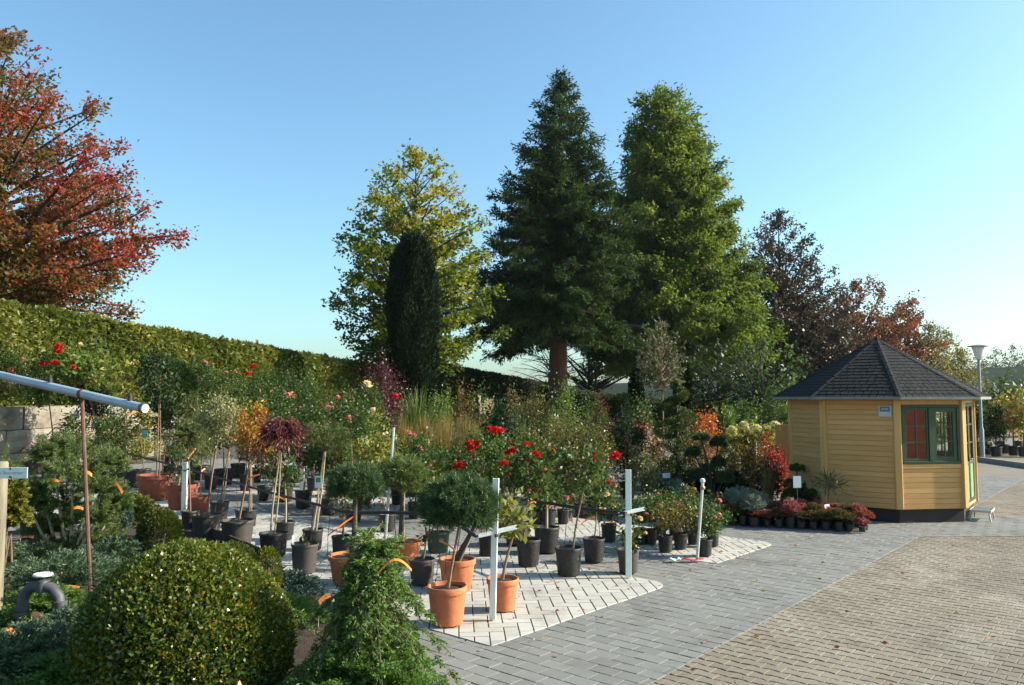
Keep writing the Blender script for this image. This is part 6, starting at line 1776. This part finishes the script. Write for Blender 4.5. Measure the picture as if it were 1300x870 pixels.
bush(795, 17.6, 524, 46, 'darkleaf', 'dark upright evergreen shrub on the far side of the path', 'shrub', 'shrub', pot=(22, BP, .9), ckw=dict(leaf=.06, cov=5))
bush(790, 25, 500, 40, 'darkball', 'rounded dark shrub behind the upright evergreen', 'shrub', 'shrub')
bush(820, 24, 512, 44, 'leafy', 'mid-green shrub under the slender olive-grey tree', 'shrub', 'shrub')
bush(822, 18.6, 548, 40, 'sedum', 'pale pinkish flower heads right of the upright evergreen', 'perennial', 'plant', flowers=[(3, PCH)])
bush(815, 17, 575, 40, 'varieg', 'pale green mixed foliage plant beside the shaded path', 'perennial', 'plant')
bush(812, 21, 535, 40, 'redshrub', 'reddish shrub seen between evergreen and spiral tree', 'shrub', 'shrub', ckw=dict(cov=1.6))

# spiral thuja
b = G(861, 634); s = mpp(b.y); zt = zat(486, b.y) - .02
t = root('spiral_thuja', 'clipped spiral conifer in yellow-green and dark bands right of the path', 'topiary', b)
n = 17000; rg = np.random.default_rng(6)
u = rg.uniform(0, 1, n) ** .8; turns = 4.2
a = u * turns * 2 * PI + 1.0
R1 = (.62 * (1 - u) ** .8 + .10); rt_ = .28 * (1 - u) + .10
tt = rg.uniform(0, 2 * PI, n); q_ = np.sqrt(rg.uniform(.45, 1, n))
cx = np.cos(a) * R1 * .62; cyv = np.sin(a) * R1 * .62; cz_ = .30 + u * (zt - .34)
pos = np.stack([cx + np.cos(a) * np.cos(tt) * rt_ * q_, cyv + np.sin(a) * np.cos(tt) * rt_ * q_, cz_ + np.sin(tt) * rt_ * q_ * .75], 1)
ax = np.stack([np.cos(a) * np.cos(tt), np.sin(a) * np.cos(tt), np.sin(tt) + .3], 1) + rg.normal(size=(n, 3)) * .5
leaf_obj('crown', pos, ax, .05 * rg.uniform(.6, 1.3, n), .02, np.clip(.45 + rg.normal(size=n) * .2, 0, 1), L['spiral'], t)
g = Geo(); g.tube([(0, 0, 0), (0, 0, zt * .95)], [.05, .02], 8); g.build('trunk', M['bark'], t, True)
# small columnar conifers
for px, dd, yt, wd_, lb in ((868, 25, 468, 12, 'narrow dark columnar conifer behind the spiral tree'), (808, 30, 470, 10, 'narrow dark conifer at the foot of the two tall conifers')):
    bush(px, dd, yt, wd_ * 2, 'conifer', lb, 'columnar_conifer', 'conifer', fill=1.0, ckw=dict(K=260, per=50, leaf=.10))
bush(892, 20, 518, 46, 'orangered', 'orange-red autumn shrub right of the spiral tree', 'shrub', 'shrub', ckw=dict(cov=1.8))
bush(886, 18.5, 545, 40, 'orangered', 'lower orange-leaved shrub in front of the orange-red one', 'shrub', 'shrub', ckw=dict(cov=1.6, lm='redtip'))
bush(920, 22, 496, 44, 'bamboo', 'feathery light green bamboo left of the hut', 'bamboo', 'bamboo', ckw=dict(K=160))
bush(945, 25, 500, 40, 'leafy', 'green shrub behind the cream hydrangeas', 'shrub', 'shrub')
bush(985, 27, 492, 40, 'leafy', 'green shrub showing at the left eave of the hut', 'shrub', 'shrub')
# hydrangeas
hd = [(929, 548, 6), (944, 541, 5), (960, 546, 6), (975, 548, 6), (984, 542, 6), (950, 549, 5)]
for k, (px, py, r_) in enumerate(hd):
    b = P(px, 505, 19.2 + .3 * (k % 2)); b = Vector((b.x, b.y, .02)); s = mpp(b.y)
    t = root('hydrangea', 'cream-headed hydrangea ' + ('at the left end of the group', 'behind the left end of the group', 'in the middle of the group', 'right of the middle of the group', 'nearest the board screen', 'with the smallest head in the group')[k], 'hydrangea', b, 'cream hydrangeas left of the hut')
    c = P(px, py, b.y) - b
    crown('leafy', t, c - ZV * .45, .28, .5, 'foliage', lm='yelgreen', leaf=.11, cov=2.2)
    pos, out, amp = shell_ball(900, r_ * s * 1.1, r_ * s * 1.1, r_ * s, .1, .2, 300 + k)
    leaf_obj('flower_head', pos + np.array(tuple(c)), out + R_.normal(size=(900, 3)) * .5, .03, .026, R_.uniform(0, 1, 900), L['cream'], t)
    g = Geo(); g.tube([Vector((0, 0, 0)), c * .5 + Vector((.02, 0, 0)), c], [.012, .010, .007], 6); g.build('stem', M['stem'], t, True)
for k, (px, yt, dd) in enumerate(((938, 562, 18), (956, 566, 17.6), (975, 556, 18.2), (985, 568, 17.7))):
    bush(px, dd, yt, 34, ('redtip_', 'redtip_', 'redshrub', 'redshrub')[k], 'crimson-leaved shrub ' + ('left of the marker stake', 'right at the marker stake', 'below the hydrangea nearest the screen', 'against the board screen')[k], 'shrub', 'shrub', ckw=dict(leaf=.05))
bush(972, 16.9, 585, 32, 'darkleaf', 'round dark bush in the shade left of the hut wall', 'shrub', 'shrub', ckw=dict(leaf=.06, cov=4))
grass(973, 16.4, 590, 34, 'drygrass', 'thin upright shaded grass left of the hut', 160, .3, .01)
grass(966, 14.9, 622, 34, 'bright', 'small bright green sword-leaved plant among the heathers', 70, .5, .03, name='sword_leaf_plant')
# cloud-pruned pine
b = G(905, 640); t = root('cloud_pine', 'dark cloud-pruned pine with separate pads right of the spiral tree', 'topiary', b)
g = Geo(); tops = [(912, 563, 10, 9), (912, 590, 10, 11), (890, 556, 10, 5), (880, 575, 9, 8), (884, 604, 12, 9), (920, 608, 12, 10), (898, 596, 9, 7)]
for cx_, cy_, rx, rz in tops:
    c = P(cx_, cy_, b.y + random.uniform(-.15, .15)) - b; s = mpp(b.y)
    crown('bluepine', t, c, rx * s * 1.0, rz * s * 1.0, 'foliage_pad', lm='pine', ln=.05, K=130, per=40, w=.008)
    g.tube([Vector((0, 0, 0)), Vector((c.x * .35, c.y, c.z * .55)), c], [.035, .025, .012], 6)
g.build('trunk', M['bark_dark'], t, True)
for k, (px, py, rx, rz, st, lb) in enumerate(((880, 628, 40, 22, 'conifer', 'dark mounded conifer at the foot of the spiral tree'), (925, 632, 44, 24, 'conifer', 'dark spreading conifer in the shade before the cloud pine'), (905, 652, 40, 18, 'heather', 'deep brown-red ground shrub in the shade'), (938, 648, 34, 16, 'heather', 'second deep brown-red ground shrub left of the heather block'), (842, 622, 26, 26, 'darkleaf', 'dark bush at the edge of the shaded path'), (835, 606, 24, 22, 'leafy', 'green bush behind the dark one at the path'))):
    mat_plant(px, py, rx, rz, st, lb, name='low_shrub', cat='shrub', z=.02, **({'leaf': .08} if st == 'conifer' else {}))
# grey-green lavender pots along the path and by the heathers
lv = [(806, 606), (818, 612), (830, 619), (842, 626), (826, 604), (838, 611), (850, 618), (858, 633), (868, 641), (930, 650), (944, 655), (957, 660), (938, 645), (952, 650), (966, 655)]
for k, (px, pb) in enumerate(lv):
    b = G(px, pb + 8); s = mpp(b.y)
    gname = 'grey-green lavenders along the shaded path' if k < 9 else 'grey-green lavenders left of the heathers'
    t = root('potted_lavender', 'small grey-green lavender in a black pot ' + ('in the row along the shaded path' if k < 9 else 'in the block left of the red heathers'), 'lavender', b, gname)
    add_pot(t, .17, .15, BP); crown('lavender', t, (0, 0, .22), .20, .24, 'foliage')
# heather block
k = 0
hp = []
for r in range(5):
    for c in range(13):
        x = 3.66 + c * .172 + .05 * (r % 2) + r * .05; y = 14.05 - c * .072 + r * .19
        
        hp.append((x, y))
protos = []
for lm_, lb_ in (('heather', 'small red heather in a black pot in the block before the hut'), ('heather_green', 'small greenish-brown heather in a black pot in the block before the hut'), ('heather_pink', 'small pinkish heather in a black pot in the block before the hut')):
    q = root('potted_heather', lb_, 'heather', (0, 0, .02), lb_.split(' in a ')[0].replace('small ', '') + ' pots before the hut')
    add_pot(q, .14, .12, BP); crown('heather', q, (0, 0, .12), .15, .15, 'foliage', K=60, per=40, lm=lm_); protos.append([q, False])
for (x, y) in hp:
    pr_ = protos[random.choices((0, 1, 2), (.5, .33, .17))[0]]
    if not pr_[1]: o = pr_[0]; pr_[1] = True
    else:
        o = pr_[0].copy(); COL.objects.link(o)
        for ch in list(pr_[0].children):
            c_ = ch.copy(); COL.objects.link(c_); c_.parent = o
            for ch2 in list(ch.children):
                d_ = ch2.copy(); COL.objects.link(d_); d_.parent = c_
    o.location = (x + random.uniform(-.02, .02), y + random.uniform(-.02, .02), .02); o.rotation_euler = (0, 0, random.uniform(0, 6.28)); sc_ = random.uniform(.85, 1.15); o.scale = (sc_, sc_, sc_ * random.uniform(.8, 1.3))
# small cards standing in the heathers
for k, (px, py, dd, w, h, az, lb) in enumerate(((1012, 612, 13.9, .15, .20, .2, 'white upright card by the small topiary conifers'), (1050, 645, 13.75, .12, .12, .5, 'tilted white card at the right end of the heathers'), (999, 646, 14.05, .13, .13, .9, 'greyish tilted card in the middle of the heathers'), (846, 604, 17.0, .16, .1, 0, 'white card standing in the shaded lavenders'))):
    p = P(px, py, dd); q = root('plant_card', lb, 'plant label', (p.x, p.y, .02))
    o = add_card(q, (0, 0, p.z - .02), 'white_tag', w, h, p.z - .02 - h / 2, az); o.name = 'card'
# topiary pieces by the hut
std(1007, 650, 20, BP, .6, 1007, 633, 13, 12, 'thujaball', 'left of two clipped green balls among the heathers', 'topiary', 'box_ball', sr=.02, ckw=dict(leaf=.04))
std(1036, 651, 20, BP, .6, 1036, 635, 14, 13, 'thujaball', 'right of two clipped green balls among the heathers', 'topiary', 'box_ball', sr=.02, ckw=dict(leaf=.04))
std(1051, 662, 20, BP, .7, 1052, 612, 17, 15, 'yucca', 'narrow-leaved tuft on a bare stem against the hut wall', 'potted plant', 'potted_plant', sr=.02, ckw=dict(leaf=.24))
b = G(1013, 648); t = root('cloud_conifer', 'small dark pad-pruned conifer beside the narrow-leaved tuft', 'topiary', b); g = Geo(); add_pot(t, .24, .18, BP)
for cx_, cy_, rx, rz in ((1012, 595, 9, 6), (1029, 598, 8, 6), (1003, 615, 8, 7), (1021, 620, 8, 6)):
    c = P(cx_, cy_, b.y + random.uniform(-.1, .1)) - b; s = mpp(b.y)
    crown('bluepine', t, c, rx * s * 1.05, rz * s * 1.0, 'foliage_pad', ln=.04, K=90, per=30, w=.008, lm='pine'); g.tube([Vector((0, 0, .12)), Vector((c.x * .4, 0, c.z * .6)), c], [.02, .015, .008], 6)
g.build('trunk', M['bark_dark'], t, True)

# ================================================================== lane behind the hut: kerb and row of potted trees
ka, kb_ = G(1228, 583, 0), G(1330, 597, 0)
M['kerb'] = mat('concrete_kerb', [(.20, .19, .17), (.30, .29, .26)], .9, 6, 7, .2, 40)
g = Geo(); d = (kb_ - ka).normalized(); n_ = Vector((-d.y, d.x, 0)); ka = ka - d * 3; kl = (kb_ - ka).length; k = 0
while k < kl:
    g.bbox(ka + d * (k + .5) + ZV * .03, (.495, .07, .10), (d, n_, ZV), .012); k += 1.0
tag(g.build('kerb', M['kerb']), kind='structure')
rowk = [(1238, 30.0, 500, 22, 'leafy', 'light green leafy young tree right behind the door eave'), (1250, 31.5, 512, 20, 'willow', 'thin yellow-green young tree at the lamp post'), (1262, 30.2, 520, 24, 'darkleaf', 'dark bushy young tree right of the lamp post'),
        (1272, 31.6, 516, 22, 'leafy', 'green young tree between dark one and orange one'), (1284, 30.6, 506, 24, 'orange', 'orange-brown autumn young tree right of the lamp'), (1297, 30.0, 492, 26, 'yelgreen', 'yellow-green young tree at the right picture edge'),
        (1308, 31.2, 500, 26, 'orange', 'orange young tree just at the picture edge'), (1244, 33.5, 516, 22, 'orange', 'small brown tree behind the lamp post foot'), (1267, 34, 505, 24, 'yelgreen', 'yellowish young tree in the second row right of the lamp'), (1290, 34, 512, 24, 'leafy', 'green young tree in the second row near the picture edge')]
for px, dd, yt, wd_, st, lb in rowk:
    b = atdepth(px, dd, .0); s = mpp(dd); zt = zat(yt, dd)
    t = root('potted_tree', lb, 'potted tree', b, 'potted trees along the lane')
    add_pot(t, .42, .36, BP); rz = zt * .30; c = Vector((0, 0, zt - rz))
    cr, tips = crown(st, t, c, wd_ * s / 2 * 1.15, rz * 1.1, leaf=.12)
    g = Geo(); g.tube([Vector((0, 0, .3)), Vector((.02, 0, 1.0)), c], [.028, .022, .012], 6); stm = g.build('stem', M['bark_dark'], t, True); stems_to(stm, c - ZV * rz * .6, tips, .02)
# dark backdrop of bushes far behind the lane
bush(1300, 46, 478, 90, 'leafy', 'large green bush mass behind the lane trees at right', 'bush', 'bush', ckw=dict(leaf=.3))
bush(1245, 48, 498, 80, 'yelgreen', 'olive bush behind the lamp post', 'bush', 'bush', ckw=dict(leaf=.3))

# ================================================================== fallen leaves on the paving
n = 700
pts = []
while len(pts) < n:
    if random.random() < .75:
        q = UV(random.uniform(-1.5, 6), random.uniform(-.3, 11))
    else:
        q = UV(random.uniform(-2, 9), random.uniform(-4, 2))
    pts.append((q.x, q.y, .024))
pts = np.array(pts)
ax = np.stack([R_.normal(size=n), R_.normal(size=n), R_.normal(size=n) * .15], 1)
sz = .05 * R_.uniform(.5, 1.3, n)
o = leaf_obj('fallen_leaves', pts, ax, sz, sz * .55, R_.uniform(0, 1, n), L['litter']); tag(o, kind='stuff')

bush(1186, 27, 520, 60, 'bamboo', 'light green shrub standing in the yard behind the hut', 'shrub', 'shrub', ckw=dict(leaf=.15))
bush(1212, 31, 508, 60, 'yelgreen', 'yellow-green shrub hidden behind the hut door side', 'shrub', 'shrub', ckw=dict(leaf=.14))

# shrubs standing along the foot and on the crest of the stone wall
bush(62, 23.2, 548, 44, 'leafy', 'green shrub at the foot of the stone wall near the left edge', 'shrub', 'shrub')
bush(120, 25.0, 552, 40, 'rosebush', 'leafy rose bush at the foot of the stone wall behind the rusty rod', 'rose_bush', 'rose', flowers=[(2, PNK)])
bush(176, 27.0, 545, 44, 'yelgreen', 'yellowish shrub at the foot of the stone wall below the pipe end', 'shrub', 'shrub')
bush(222, 29.0, 535, 46, 'leafy', 'green shrub at the right end of the stone wall foot', 'shrub', 'shrub')
bush(150, 26.5, 520, 30, 'darkleaf', 'dark narrow shrub against the stone wall above the terracotta bowl', 'shrub', 'shrub')
